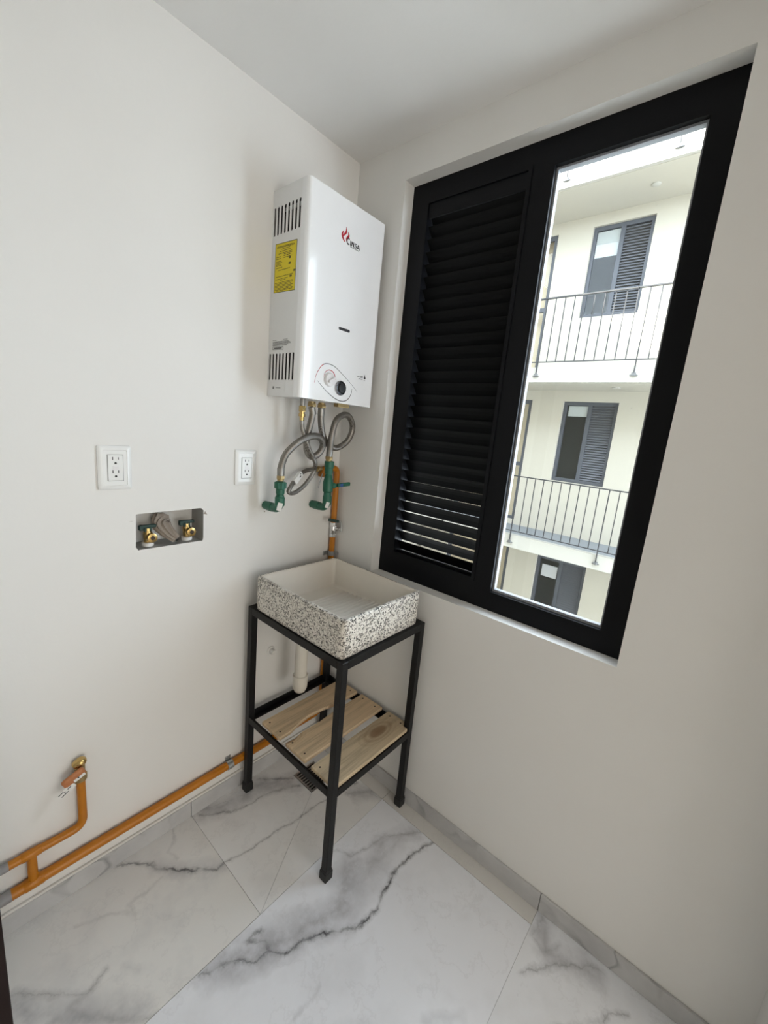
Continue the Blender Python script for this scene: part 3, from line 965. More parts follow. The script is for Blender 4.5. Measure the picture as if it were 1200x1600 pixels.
board(-0.238, -0.126, 'pine_a', -0.024, 'pale pine shelf board nearest the wall corner, with a split front edge', 'front')
board(-0.377, -0.262, 'pine_b', -0.022, 'pale pine shelf board in the middle of the stand', 'back')
board(-0.5215, -0.408, 'pine_c', -0.0205, 'pale pine shelf board at the front with a big oval knot', 'notch')

# ------------------------------------------------------------------ laundry sink
KX0, KX1, KY0, KY1, KZ0, KZ1 = -0.4265, -0.0500, -0.5170, -0.0700, 0.7866, 0.913
sk = thing('laundry_sink', ((KX0+KX1)/2, (KY0+KY1)/2, KZ0), 'black and white terrazzo laundry sink with a cream ribbed washboard basin', 'sink')
w = MB()
def ring(x0, x1, y0, y1, r, z, k=5):
    return [(u, v, z) for u, v in rrect(x0, x1, y0, y1, r, k)]
def loft(w, rings, cap0=False, cap1=False):
    n = len(rings[0])
    vs = [p for rg in rings for p in rg]
    fs = []
    for i in range(len(rings)-1):
        for k in range(n):
            k2 = (k+1) % n
            fs.append((i*n+k, i*n+k2, (i+1)*n+k2, (i+1)*n+k))
    if cap0: fs.append(tuple(range(n))[::-1])
    if cap1: fs.append(tuple((len(rings)-1)*n+k for k in range(n)))
    w.add(vs, fs)
RT = 0.018
loft(w, [ring(KX0+0.006, KX1-0.006, KY0+0.006, KY1-0.006, 0.016, KZ0), ring(KX0+0.001, KX1-0.001, KY0+0.001, KY1-0.001, 0.019, KZ0+0.006),
         ring(KX0, KX1, KY0, KY1, 0.020, KZ0+0.03), ring(KX0, KX1, KY0, KY1, 0.020, KZ1-0.006), ring(KX0+0.002, KX1-0.002, KY0+0.002, KY1-0.002, 0.018, KZ1-0.0015),
         ring(KX0+0.006, KX1-0.006, KY0+0.006, KY1-0.006, 0.015, KZ1), ring(KX0+0.010, KX1-0.010, KY0+0.010, KY1-0.010, 0.013, KZ1)], cap0=True)
w.build('terrazzo_shell', 'terrazzo', sk, 50)
w = MB()
bx0, bx1, by0, by1 = KX0+RT, KX1-RT, KY0+RT, KY1-RT
loft(w, [ring(KX0+0.010, KX1-0.010, KY0+0.010, KY1-0.010, 0.013, KZ1+0.0001), ring(KX0+0.014, KX1-0.014, KY0+0.014, KY1-0.014, 0.012, KZ1-0.001), ring(bx0, bx1, by0, by1, 0.012, KZ1-0.008), ring(bx0+0.004, bx1-0.004, by0+0.004, by1-0.004, 0.014, KZ0+0.026),
         ring(bx0+0.010, bx1-0.010, by0+0.010, by1-0.010, 0.012, KZ0+0.019), ring(bx0+0.016, bx1-0.016, by0+0.016, by1-0.016, 0.010, KZ0+0.017)], cap1=True)
bas = w.build('basin', 'sink_in', sk, 50)
# ribbed washboard sloping from the front down to the back
w = MB()
ry0, ry1 = by0+0.004, by0+0.325
N = 260
xs = (bx0+0.006, bx1-0.042)
vs, fs = [], []
for i in range(N+1):
    q = i/N
    y = ry0+(ry1-ry0)*q
    z = KZ0+0.048-0.026*q
    if 0.05 < q < 0.97:
        z += 0.0090*max(0.0, math.sin(2*math.pi*(y-ry0)/0.0225)+0.25)**0.6
    for x in (xs[0], xs[1], xs[1]+0.012):
        vs.append((x, y, z if x != xs[1]+0.012 else KZ0+0.018))
for i in range(N):
    for j in range(2):
        a = i*3+j
        fs.append((a, a+1, a+4, a+3))
w.add(vs, fs)
w.add([vs[N*3], vs[N*3+1], (xs[1], ry1+0.006, KZ0+0.016), (xs[0], ry1+0.006, KZ0+0.016)], [(0, 1, 2, 3)])
w.build('washboard', 'sink_in', sk, 60)
# white drain pipe below the sink
t = thing('drain_pipe', (-0.25, -0.13, 0.40), 'cream plastic drain pipe hanging below the laundry sink', 'pipe')
MB().tube([(-0.250, -0.13, 0.785), (-0.250, -0.13, 0.47)], 0.0245, 20).build('pipe', 'pvc', t, 50)
cpl = MB().lathe((-0.250, -0.13, 0.482), (0, 0, -1), [(0, 0.0255), (0.001, 0.0295), (0.038, 0.0295), (0.056, 0.028), (0.070, 0.022), (0.078, 0.012), (0.080, 0.002)], 22).build('elbow', 'pvc', t, 45)
MB().tube([(-0.302, -0.001, 0.548), (-0.302, -0.022, 0.545)], 0.011, 14).build('wall_stub', 'niche', t, 50)
MB().lathe((-0.302, -0.0005, 0.548), (0, -1, 0), [(0, 0.018), (0.003, 0.017), (0.005, 0.011)], 20).build('wall_collar', 'niche', t, 40)

# ------------------------------------------------------------------ water heater
HX0, HX1, HY, HZ0, HZ1 = -0.3604, -0.0178, -0.1752, 1.5295, 2.1508
ht = thing('water_heater', ((HX0+HX1)/2, HY/2, HZ0), 'white wall-mounted gas water heater with vents, dial and flame logo', 'water heater')
R = 0.014
# front cover: flat front and rounded vertical edges, top and bottom flanges
prof = [(HX0, HY+0.03), (HX0, HY+R)]
for k in range(1, 9):
    a = math.radians(180+90*k/8)
    prof.append((HX0+R+R*math.cos(a), HY+R+R*math.sin(a)))
for k in range(0, 9):
    a = math.radians(270+90*k/8)
    prof.append((HX1-R+R*math.cos(a), HY+R+R*math.sin(a)))
prof.append((HX1, HY+0.03))
n = len(prof)
w = MB()
w.add([(x, y, HZ0) for x, y in prof]+[(x, y, HZ1) for x, y in prof], [(k, k+1, k+1+n, k+n) for k in range(n-1)])
w.add([(x, y, HZ1) for x, y in prof]+[(HX1, -0.001, HZ1), (HX0, -0.001, HZ1)], [tuple(range(n+2))])
w.add([(x, y, HZ0) for x, y in prof]+[(HX1, HY+0.035, HZ0), (HX0, HY+0.035, HZ0)], [tuple(range(n+2))[::-1]])
fc = w.build('front_cover', 'enamel', ht, 35)
# side panels with real slots
def vslots(zc0, zc1):
    out = []
    for k in range(8):
        y = -0.0105-k*0.0180
        out.append(rrect(y-0.0046, y+0.0046, zc0, zc1, 0.0045, 3))
    return out
side = vslots(2.0205, 2.1015)+vslots(1.5815, 1.6665)
side_out = [(-0.0005, HZ0), (HY+0.030, HZ0), (HY+0.030, HZ1), (-0.0005, HZ1)]
for xx, s in ((HX0, 1), (HX1, -1)):
    MB().plate(side_out, side, YZ, xx, xx+s*0.0016).build('side_panel', 'enamel_side', ht)
MB().box((HX0+0.006, -0.160, HZ0+0.02), (HX1-0.006, -0.004, HZ1-0.01)).build('inner_chassis', 'enamel_dark', ht)
MB().box((HX0+0.0035, -0.142, 2.082), (HX0+0.0055, -0.060, 2.093)).build('inner_bracket', 'galvanized', ht)
# bottom pan, sloped and set back
w = MB().box((HX0+0.003, -0.165, HZ0+0.004), (HX1-0.003, -0.002, HZ0+0.010))
w.build('bottom_pan', 'enamel_side', ht)
MB().box((-0.165, -0.150, HZ0-0.012), (-0.110, -0.125, HZ0+0.004), 0.002).build('bottom_latch', 'brass_old', ht)
# print and controls on the front
FY = HY-0.0004
def fplate(name, outline, mat, par, d0=FY, d1=None, holes=()):
    return MB().plate(outline, list(holes), XZ, d0, HY+0.0008 if d1 is None else d1).build(name, mat, par)
def stroke(pts, wid):
    """ribbon outline with tapering width list"""
    P = [Vector((p[0], p[1])) for p in pts]
    n = len(P)
    L, Rr = [], []
    for i in range(n):
        d = (P[min(i+1, n-1)]-P[max(i-1, 0)]).normalized()
        nn = Vector((-d.y, d.x))
        ww = wid[i] if isinstance(wid, (list, tuple)) else wid
        L.append(P[i]+nn*ww/2); Rr.append(P[i]-nn*ww/2)
    return [(p.x, p.y) for p in L]+[(p.x, p.y) for p in Rr[::-1]]
def smooth2(pts, k=6):
    return [(v.x, v.y) for v in catmull([(p[0], p[1], 0) for p in pts], k)]
# flame logo and word
fl1 = smooth2([(-0.2165, 2.0600), (-0.2215, 2.0500), (-0.2205, 2.0420), (-0.2130, 2.0330), (-0.2060, 2.0300)])
fplate('flame_mark', stroke(fl1, [0.0006+0.0062*math.sin(math.pi*(i/(len(fl1)-1))**0.85) for i in range(len(fl1))]), 'print_red', fc)
fl2 = smooth2([(-0.2062, 2.0745), (-0.2050, 2.0640), (-0.2075, 2.0560), (-0.2150, 2.0480), (-0.2185, 2.0420)])
fplate('flame_mark', stroke(fl2, [0.0006+0.0060*math.sin(math.pi*(i/(len(fl2)-1))) for i in range(len(fl2))]), 'print_red', fc)
fl3 = smooth2([(-0.1985, 2.0630), (-0.1935, 2.0550), (-0.1960, 2.0480), (-0.2020, 2.0420), (-0.2030, 2.0345)])
fplate('flame_mark', stroke(fl3, [0.0006+0.0070*math.sin(math.pi*(i/(len(fl3)-1))) for i in range(len(fl3))]), 'print_red', fc)
def arc2(cx, cz, rx, rz, a0, a1, n=18):
    return [(cx+rx*math.cos(math.radians(a0+(a1-a0)*k/n)), cz+rz*math.sin(math.radians(a0+(a1-a0)*k/n))) for k in range(n+1)]
fplate('brand_letter', stroke(arc2(-0.1938, 2.0372, 0.0066, 0.0084, 48, 312), 0.0042), 'print_black', fc)
LZ, LH = 2.0280, 0.0142
fplate('brand_letter', [(-0.1852, LZ), (-0.1816, LZ), (-0.1816, LZ+LH), (-0.1852, LZ+LH)], 'print_black', fc)
fplate('brand_letter', [(-0.1796, LZ), (-0.1764, LZ), (-0.1764, LZ+0.0085), (-0.1712, LZ), (-0.1680, LZ), (-0.1680, LZ+LH), (-0.1712, LZ+LH), (-0.1712, LZ+0.0057), (-0.1764, LZ+LH), (-0.1796, LZ+LH)], 'print_black', fc)
sp = smooth2([(-0.1568, LZ+0.0120), (-0.1610, LZ+0.0128), (-0.1646, LZ+0.0112), (-0.1638, LZ+0.0086), (-0.1592, LZ+0.0066), (-0.1566, LZ+0.0042), (-0.1588, LZ+0.0016), (-0.1626, LZ+0.0014), (-0.1660, LZ+0.0028)])
fplate('brand_letter', stroke(sp, 0.0031), 'print_black', fc)
fplate('brand_letter', [(-0.1548, LZ), (-0.1514, LZ), (-0.1503, LZ+0.0030), (-0.1453, LZ+0.0030), (-0.1442, LZ), (-0.1406, LZ), (-0.1459, LZ+LH), (-0.1497, LZ+LH)], 'print_black', fc, holes=[[(-0.1493, LZ+0.0058), (-0.1463, LZ+0.0058), (-0.1478, LZ+0.0108)]])
w = MB()
for k in range(13):
    w.box((-0.1845+k*0.0032, FY, 2.0235), (-0.1845+k*0.0032+0.0024, HY+0.0005, 2.0259))
w.build('brand_strapline', 'print_grey', fc)
# flame viewing slot
fplate('viewing_slot', rrect(-0.2110, -0.1590, 1.7655, 1.7745, 0.0042), 'smoke', ht)
# oval control swoosh
et = smooth2([(-0.301, 1.582), (-0.2941, 1.6095), (-0.2747, 1.6389), (-0.2512, 1.6494), (-0.2175, 1.6457), (-0.1762, 1.6248), (-0.1375, 1.6022), (-0.1016, 1.5779)])
ne = len(et)
fplate('control_swoosh', stroke(et[:ne//3+1], [0.0006+0.0018*i/(ne//3) for i in range(ne//3+1)]), 'print_red', ht)
fplate('control_swoosh', stroke(et[ne//3:], [0.0026-0.0022*i/(ne-ne//3) for i in range(ne-ne//3)]), 'print_black', ht)
eb = smooth2([(-0.2886, 1.5899), (-0.2522, 1.565), (-0.2079, 1.5428), (-0.1718, 1.5368), (-0.1455, 1.5467), (-0.1314, 1.5677), (-0.1285, 1.5842)])
nb = len(eb)
fplate('control_swoosh', stroke(eb, [0.0005+0.0022*math.sin(math.pi*i/(nb-1)) for i in range(nb)]), 'print_black', ht)
ar = smooth2([(-0.2635, 1.6070), (-0.2565, 1.6230), (-0.2390, 1.6315), (-0.2190, 1.6240), (-0.2105, 1.6035)])
na = len(ar)
fplate('dial_arc', stroke(ar, [0.0006+0.0034*i/(na-1) for i in range(na)]), 'print_red', ht)
kb = MB().lathe((-0.2390, HY, 1.6000), (0, -1, 0), [(0, 0.0225), (0.006, 0.0222), (0.010, 0.0205), (0.0112, 0.0175)], 32).build('temperature_dial', 'knob_white', ht, 35)
MB().box((-0.016, -0.006, -0.0035), (0.016, 0.006, 0.0035), 0.002, 2, Matrix.Translation((-0.2390, HY-0.0150, 1.6000)) @ Matrix.Rotation(math.radians(-32), 4, 'Y')).build('dial_grip', 'knob_white', kb)
kr = MB().lathe((-0.1862, HY, 1.5795), (0, -1, 0), [(0, 0.0250), (0.004, 0.0250), (0.007, 0.0225), (0.0075, 0.0175), (0.004, 0.0160)], 36).build('gas_knob_ring', 'dark_chrome', ht, 35)
MB().lathe((-0.1862, HY-0.003, 1.5795), (0, -1, 0), [(0, 0.0160), (0.007, 0.0160), (0.010, 0.0145), (0.0107, 0.0115)], 30).build('gas_knob', 'print_black', kr, 35)
# small mark with a drop at lower right
dr = [(-0.0690, 1.6425)]+[(-0.0680+0.0045*math.cos(a), 1.6300+0.0042*math.sin(a)) for a in [math.radians(60-30*k) for k in range(0, 10)]]
fplate('drop_mark', dr, 'print_black', fc)
w = MB()
for x0, x1, z0, z1 in ((-0.1075, -0.0960, 1.6305, 1.6330), (-0.094, -0.078, 1.6325, 1.6350), (-0.094, -0.078, 1.6285, 1.6305), (-0.099, -0.079, 1.6230, 1.6255), (-0.0720, -0.0640, 1.6215, 1.6225)):
    w.box((x0, FY, z0), (x1, HY+0.0005, z1))
w.build('small_print', 'print_grey', fc)
# yellow efficiency label on the side
SXF = HX0-0.0004
yl = tag(MB().plate([(-0.0195, 1.8540), (-0.1275, 1.8500), (-0.1300, 1.9900), (-0.0215, 1.9955)], [], YZ, SXF, HX0+0.0005).build('yellow_label', 'label_yellow', ht), 'yellow energy efficiency sticker')
w = MB().plate([(-0.0185, 1.8530), (-0.1285, 1.8490), (-0.1310, 1.9910), (-0.0205, 1.9965)], [[(-0.0202, 1.8548), (-0.1268, 1.8508), (-0.1292, 1.9892), (-0.0222, 1.9947)]], YZ, SXF-0.0002, HX0+0.0002)
w.build('label_border', 'label_ink', yl)
text_mesh('label_heading', 'EFICIENCIA ENERGETICA', 0.0078, 'label_ink', yl, frame_m((SXF-0.0002, -0.0300, 1.9815), (0, -1, -0.03), (0, 0, 1)), 0.00015, 0, 0.0001)
w = MB()
random.seed(3)
def greek(y0, y1, z, h=0.0022):
    y = y0
    while y > y1:
        L = random.uniform(0.003, 0.008)
        w.box((SXF-0.0002, y, z), (SXF+0.0001, max(y-L, y1), z+h))
        y -= L+0.0014
for z, a, b in ((1.9755, -0.050, -0.096), (1.9700, -0.045, -0.100), (1.9640, -0.038, -0.108), (1.9600, -0.066, -0.108), (1.9555, -0.066, -0.104), (1.9555, -0.026, -0.050), (1.9500, -0.066, -0.108), (1.9500, -0.026, -0.052),
                (1.9420, -0.026, -0.054), (1.9380, -0.026, -0.058), (1.9340, -0.026, -0.050), (1.9300, -0.026, -0.056), (1.9235, -0.026, -0.060), (1.9160, -0.040, -0.100), (1.8975, -0.028, -0.116), (1.8900, -0.026, -0.090), (1.8860, -0.050, -0.080),
                (1.8795, -0.024, -0.116), (1.8755, -0.024, -0.118), (1.8715, -0.024, -0.110), (1.8675, -0.024, -0.118), (1.8635, -0.024, -0.112), (1.8595, -0.024, -0.118), (1.8560, -0.034, -0.116)):
    greek(a, b, z, 0.0019)
for y, z in ((-0.092, 1.9440), (-0.092, 1.9280), (-0.100, 1.8905), (-0.118, 1.9040)):
    w.box((SXF-0.0002, y, z), (SXF+0.0001, y-0.011, z+0.0055))
w.build('label_small_print', 'label_ink', yl)
# grey rating print above the lower vents
w = MB()
for z, a, b in ((1.7070, -0.024, -0.044), (1.7070, -0.080, -0.104), (1.7015, -0.024, -0.112), (1.6985, -0.024, -0.118), (1.6955, -0.024, -0.120), (1.6925, -0.024, -0.108), (1.6895, -0.024, -0.100)):
    greek(a, b, z, 0.0016)
w.plate([(-0.0245, 1.6775), (-0.0825, 1.6765), (-0.0825, 1.6865), (-0.0245, 1.6880)], [[(-0.0260, 1.6785), (-0.0812, 1.6775), (-0.0812, 1.6855), (-0.0260, 1.6868)]], YZ, SXF, HX0+0.0003)
w.box((SXF, -0.032, 1.6800), (HX0+0.0003, -0.074, 1.6845))
w.box((SXF, -0.032, 1.5530), (HX0+0.0003, -0.039, 1.5615))
greek(-0.050, -0.076, 1.5560, 0.0018)
w.build('rating_print', 'print_grey', ht)

# ------------------------------------------------------------------ hoses and water stops below the heater
def nut(w, base, axis, r, h, n=6):
    w.lathe(base, axis, [(0, r*0.96), (h*0.1, r), (h*0.9, r), (h, r*0.96)], n)
def hose(name, pts, r, label, end_nuts, mat='braid'):
    path = catmull(pts, 8)
    root = thing(name, pts[-1], label, 'hose')
    MB().tube(path, r, 14).build('braided_sleeve', mat, root, 60)
    for base, axis, rr, hh, mt in end_nuts:
        w = MB()
        nut(w, base, axis, rr, hh)
        w.lathe(Vector(base)+Vector(axis)*hh, axis, [(0, rr*0.80), (hh*0.5, rr*0.78)], 16)
        w.build('end_nut', mt, root, 30)
    for end, nxt in ((path[0], path[4]), (path[-1], path[-5])):
        d = (nxt-end).normalized()
        MB().tube([end, end+d*0.026], r*1.08, 14).build('ferrule', 'dull_steel', root, 50)
    return root
UZ = HZ0+0.004
hA = [(-0.236, -0.090, 1.508), (-0.231, -0.090, 1.482), (-0.238, -0.085, 1.432), (-0.243, -0.080, 1.395), (-0.232, -0.072, 1.353), (-0.205, -0.068, 1.330), (-0.176, -0.076, 1.346), (-0.172, -0.088, 1.380), (-0.204, -0.102, 1.405), (-0.250, -0.112, 1.406), (-0.299, -0.110, 1.386), (-0.341, -0.100, 1.345), (-0.353, -0.090, 1.300), (-0.353, -0.088, 1.267)]
hose('water_hose', hA, 0.0118, 'braided steel hose looping left down to the left green elbow', [((-0.236, -0.090, 1.5095), (0, 0, 1), 0.0160, 0.012, 'brass_old'), ((-0.353, -0.088, 1.266), (0, 0, -1), 0.0145, 0.012, 'brass_old')])
hB = [(-0.191, -0.090, 1.508), (-0.186, -0.086, 1.458), (-0.160, -0.076, 1.403), (-0.117, -0.068, 1.373), (-0.078, -0.070, 1.368), (-0.034, -0.078, 1.399), (-0.021, -0.085, 1.450), (-0.049, -0.092, 1.488), (-0.089, -0.098, 1.493), (-0.128, -0.103, 1.468), (-0.144, -0.103, 1.415), (-0.142, -0.096, 1.367), (-0.139, -0.090, 1.336)]
hose('water_hose', hB, 0.0118, 'braided steel hose curling right into the green shut-off valve', [((-0.191, -0.090, 1.5095), (0, 0, 1), 0.0160, 0.012, 'brass_old'), ((-0.139, -0.090, 1.335), (0, 0, -1), 0.0145, 0.012, 'brass_old')])
hG = [(-0.277, -0.090, 1.468), (-0.276, -0.090, 1.452), (-0.274, -0.092, 1.429), (-0.263, -0.098, 1.399), (-0.238, -0.097, 1.353), (-0.207, -0.092, 1.312), (-0.192, -0.074, 1.284), (-0.208, -0.070, 1.252), (-0.240, -0.072, 1.221), (-0.285, -0.080, 1.201), (-0.314, -0.085, 1.206), (-0.301, -0.080, 1.227), (-0.252, -0.055, 1.258), (-0.200, -0.032, 1.273), (-0.165, -0.024, 1.276)]
g = hose('gas_hose', hG, 0.0078, 'thin grey flexible gas hose with a white tag looping under the heater', [])
w = MB()
nut(w, (-0.279, -0.092, 1.488), (0, 0, 1), 0.0125, 0.020)
w.lathe((-0.279, -0.092, 1.488), (0, 0, -1), [(0, 0.009), (0.006, 0.009), (0.007, 0.0115), (0.016, 0.0115), (0.017, 0.008), (0.030, 0.007)], 16)
w.build('brass_union', 'brass', g, 30)
MB().lathe((-0.279, -0.092, 1.508), (0, 0, 1), [(0, 0.009), (0.024, 0.009)], 14).build('inlet_stub', 'dull_steel', g, 40)
tg_ = MB().box((-0.030, -0.0080, -0.010), (0.030, 0.0080, 0.010), 0.003, 2, Matrix.Translation((-0.262, -0.063, 1.252)) @ Matrix.Rotation(math.radians(-33), 4, 'Y') @ Matrix.Rotation(math.radians(22), 4, 'Z')).build('tag', 'white_tag', g)
w = MB()
for dx, dz, ww in ((0.004, -0.003, 0.010), (0.015, 0.003, 0.005)):
    w.box((dx, -0.0086, dz), (dx+ww, -0.0079, dz+0.004), 0, 2, Matrix.Translation((-0.262, -0.063, 1.252)) @ Matrix.Rotation(math.radians(-33), 4, 'Y') @ Matrix.Rotation(math.radians(22), 4, 'Z'))
w.build('tag_print', 'print_black', tg_)

def elbow(w, x, z, y, R_, r):
    w.tube(bend([(x, 0.0, z), (x, y, z), (x, y, z+0.05)], 0.030, 8), r, 18)
# left green elbow
t = thing('pipe_elbow', (-0.3525, 0, 1.147), 'green plastic pipe elbow coming out of the wall left of the shut-off valve', 'pipe fitting')
w = MB()
w.tube(bend([(-0.3525, -0.002, 1.147), (-0.3525, -0.088, 1.147), (-0.3525, -0.088, 1.196)], 0.030, 8), 0.0150, 18)
w.build('elbow', 'green', t, 45)
MB().lathe((-0.3525, -0.088, 1.158), (0, 0, 1), [(0, 0.0135), (0.004, 0.0172), (0.032, 0.0172), (0.036, 0.0130), (0.044, 0.0130), (0.046, 0.0150), (0.062, 0.0150), (0.064, 0.0182), (0.086, 0.0182), (0.088, 0.0125)], 20).build('adaptor', 'green', t, 35)
w = MB()
for k in range(10):
    a = 2*math.pi*k/10
    w.box((-0.3525+0.0176*math.cos(a)-0.0022, -0.088+0.0176*math.sin(a)-0.0022, 1.2225), (-0.3525+0.0176*math.cos(a)+0.0022, -0.088+0.0176*math.sin(a)+0.0022, 1.2435))
w.build('grip_ribs', 'green', t)
MB().lathe((-0.3525, -0.020, 1.147), (0, -1, 0), [(0, 0.0165), (0.028, 0.0165), (0.03, 0.0150)], 18).build('collar', 'green', t, 35)
MB().box((-0.0085, -0.001, -0.014), (0.0085, 0.001, 0.014), 0, 2, Matrix.Translation((-0.3625, -0.1030, 1.160)) @ Matrix.Rotation(math.radians(-45), 4, 'Z') @ Matrix.Rotation(math.radians(12), 4, 'Y')).build('sticker', 'white_tag', t)
# right green valve
VX = -0.1355
t = thing('shutoff_valve', (VX, 0, 1.134), 'green plastic shut-off valve with a blue-marked handle below the heater', 'valve')
w = MB()
w.tube(bend([(VX, -0.002, 1.134), (VX, -0.090, 1.134), (VX, -0.090, 1.185)], 0.030, 8), 0.0150, 18)
w.build('elbow', 'green', t, 45)
MB().lathe((VX, -0.020, 1.134), (0, -1, 0), [(0, 0.0165), (0.028, 0.0165), (0.03, 0.0150)], 18).build('collar', 'green', t, 35)
MB().lathe((VX, -0.090, 1.146), (0, 0, 1), [(0, 0.0135), (0.004, 0.0172), (0.034, 0.0172), (0.038, 0.0150), (0.050, 0.0150), (0.056, 0.0195), (0.090, 0.0195), (0.104, 0.0160), (0.116, 0.0145), (0.118, 0.0130), (0.122, 0.0130), (0.124, 0.0155), (0.146, 0.0165), (0.148, 0.0185), (0.170, 0.0185), (0.172, 0.0125)], 22).build('valve_body', 'green', t, 35)
hd = MB().lathe((VX, -0.090, 1.222), (0.86, -0.50, 0.06), [(0, 0.0110), (0.026, 0.0110), (0.030, 0.0085), (0.034, 0.0060)], 16).build('valve_stem', 'green', t, 35)
hm = Matrix.Translation((VX+0.036, -0.111, 1.2255)) @ Matrix.Rotation(math.radians(-3), 4, 'Y')
MB().box((-0.006, -0.006, -0.0075), (0.060, 0.006, 0.0075), 0.003, 2, hm).build('handle', 'green', t)
MB().box((0.004, -0.0066, -0.006), (0.019, -0.0058, 0.006), 0, 2, hm).build('handle_mark', 'blue_print', t)
MB().box((-0.0065, -0.001, -0.012), (0.0065, 0.001, 0.012), 0, 2, Matrix.Translation((VX-0.0100, -0.1048, 1.149)) @ Matrix.Rotation(math.radians(-45), 4, 'Z') @ Matrix.Rotation(math.radians(14), 4, 'Y')).build('sticker', 'white_tag', t)

# ------------------------------------------------------------------ gas pipe
PZ, PY, PR = 0.138, -0.0170, 0.0122
LR, BR = 0.0146, 0.0112
RX, RY = -0.0235, -0.0168
t = thing('gas_pipe', (-0.6, PY, 0.10), 'ochre painted gas pipe running low along the wall and up the corner', 'pipe')
MB().tube([(X0+0.035, PY, PZ-0.003), (RX-0.03, PY, PZ+0.003)], LR, 16).build('floor_run', 'yellow_pipe', t, 50)
MB().tube(bend([(RX-0.034, PY, PZ+0.003), (RX, PY, PZ+0.003), (RX, RY, 0.988)], 0.025), PR, 16).build('riser', 'yellow_pipe', t, 50)
MB().tube(bend([(RX, RY, 1.048), (RX, RY, 1.279), (-0.104, RY, 1.279), (-0.104, RY, 1.256)], 0.022), PR, 16).build('riser_top', 'yellow_pipe', t, 50)
MB().lathe((-0.104, RY, 1.262), (0, 0, -1), [(0, 0.0140), (0.002, 0.0155), (0.014, 0.0155), (0.016, 0.010)], 16).build('riser_cap', 'yellow_pipe', t, 40)
w = MB()
w.lathe((-0.110, RY, 1.277), (-1, 0, 0), [(0, 0.009), (0.010, 0.009), (0.011, 0.012), (0.022, 0.012), (0.023, 0.008), (0.046, 0.0075)], 10)
w.build('hose_connector', 'brass_old', t, 30)
MB().box((-0.0020, -0.0015, -0.034), (0.0020, 0.0015, 0.026), 0.0008, 1, Matrix.Translation((-0.124, RY-0.016, 1.236)) @ Matrix.Rotation(math.radians(17), 4, 'Y')).build('valve_lever', 'galvanized', t)
# branch with tee
MB().tube([(-1.064, PY, PZ), (-1.064, PY, 0.231)], BR, 16).build('tee_upright', 'yellow_pipe', t, 50)
MB().tube(bend([(X0+0.045, PY, 0.231), (-0.945, PY, 0.231), (-0.945, PY, 0.397)], 0.030, 8), BR, 16).build('branch', 'yellow_pipe', t, 50)
for z, pr in ((PZ-0.003, LR), (0.231, BR)):
    MB().lathe((-1.064-0.022, PY, z), (1, 0, 0), [(0, pr), (0.002, pr+0.0016), (0.042, pr+0.0016), (0.044, pr)], 16).build('tee_collar', 'yellow_pipe', t, 40)
    MB().lathe((X0+0.001, PY, z), (1, 0, 0), [(0, pr), (0.030, pr+0.0006), (0.042, pr+0.0006), (0.046, pr)], 16).build('wall_sleeve', 'grey_cloth', t, 40)
# brass stop valve on top of the branch
w = MB().lathe((-0.945, PY, 0.390), (0, 0, 1), [(0, 0.0155), (0.006, 0.0165), (0.016, 0.0165), (0.018, 0.0125), (0.044, 0.0125), (0.050, 0.0095), (0.054, 0.0095)], 14)
w.build('stop_valve', 'brass_old', t, 35)
w = MB().lathe((-0.943, PY-0.004, 0.441), (0, 0, 1), [(0, 0.008), (0.003, 0.0125), (0.009, 0.0145), (0.016, 0.0130), (0.021, 0.007), (0.022, 0.002)], 18)
w.lathe((-0.946, PY-0.002, 0.449), (-0.9, 0.05, -0.5), [(0, 0.0125), (0.012, 0.0115), (0.016, 0.008)], 14)
w.build('brass_cap', 'brass', t, 45)
hm = Matrix.Translation((-0.962, PY-0.020, 0.4230)) @ Matrix.Rotation(math.radians(-24), 4, 'Y')
MB().box((-0.030, -0.007, -0.0135), (0.026, 0.007, 0.0135), 0.0065, 3, hm).build('stop_handle', 'orange_handle', t, 40)
MB().box((-0.006, -0.0078, -0.0105), (0.022, -0.0070, -0.0020), 0, 2, hm).build('handle_mark', 'white_tag', t)
MB().lathe(hm @ Vector((0.006, -0.0076, -0.0035)), (0, -1, 0), [(0, 0.0022), (0.0006, 0.0022)], 8).build('handle_screw', 'print_black', t)
# paper tag hanging from the stop valve
tag_m = Matrix.Translation((-0.983, PY-0.026, 0.3960)) @ Matrix.Rotation(math.radians(-34), 4, 'Y')
pt = tag(MB().box((-0.021, -0.0006, -0.0095), (0.021, 0.0006, 0.0095), 0, 2, tag_m).build('paper_tag', 'white_tag', org=(-0.983, PY-0.026, 0.385)), 'small white printed paper tag hanging from the brass gas stop', 'tag')
w = MB()
for a, b, z in ((-0.019, -0.004, 0.0045), (-0.017, 0.002, -0.0055), (0.004, 0.014, 0.001), (-0.006, -0.002, 0.0)):
    w.box((a, -0.0009, z), (b, -0.0005, z+0.0024), 0, 2, tag_m)
w.build('tag_print', 'print_black', pt)
# clamps
def clamp(x, z, vertical):
    w = MB()
    if vertical:
        w.lathe((x, RY, z-0.010), (0, 0, 1), [(0, PR+0.001), (0.001, PR+0.0028), (0.019, PR+0.0028), (0.020, PR+0.001)], 16)
        w.box((x-0.034, -0.004, z-0.009), (x+0.012, -0.0005, z+0.009), 0.001, 1)
        w.box((x+0.006, RY-0.022, z-0.004), (x+0.022, RY-0.012, z+0.006), 0.001, 1)
    else:
        w.lathe((x-0.012, PY, z), (1, 0, 0), [(0, LR+0.0006), (0.001, LR+0.0020), (0.023, LR+0.0020), (0.024, LR+0.0006)], 16)
        w.box((x-0.011, -0.004, z-0.028), (x+0.011, -0.0005, z+0.028), 0.001, 1)
    w.build('pipe_clamp', 'galvanized', t, 40)
clamp(-0.480, PZ, False)
clamp(RX, 0.912, True)
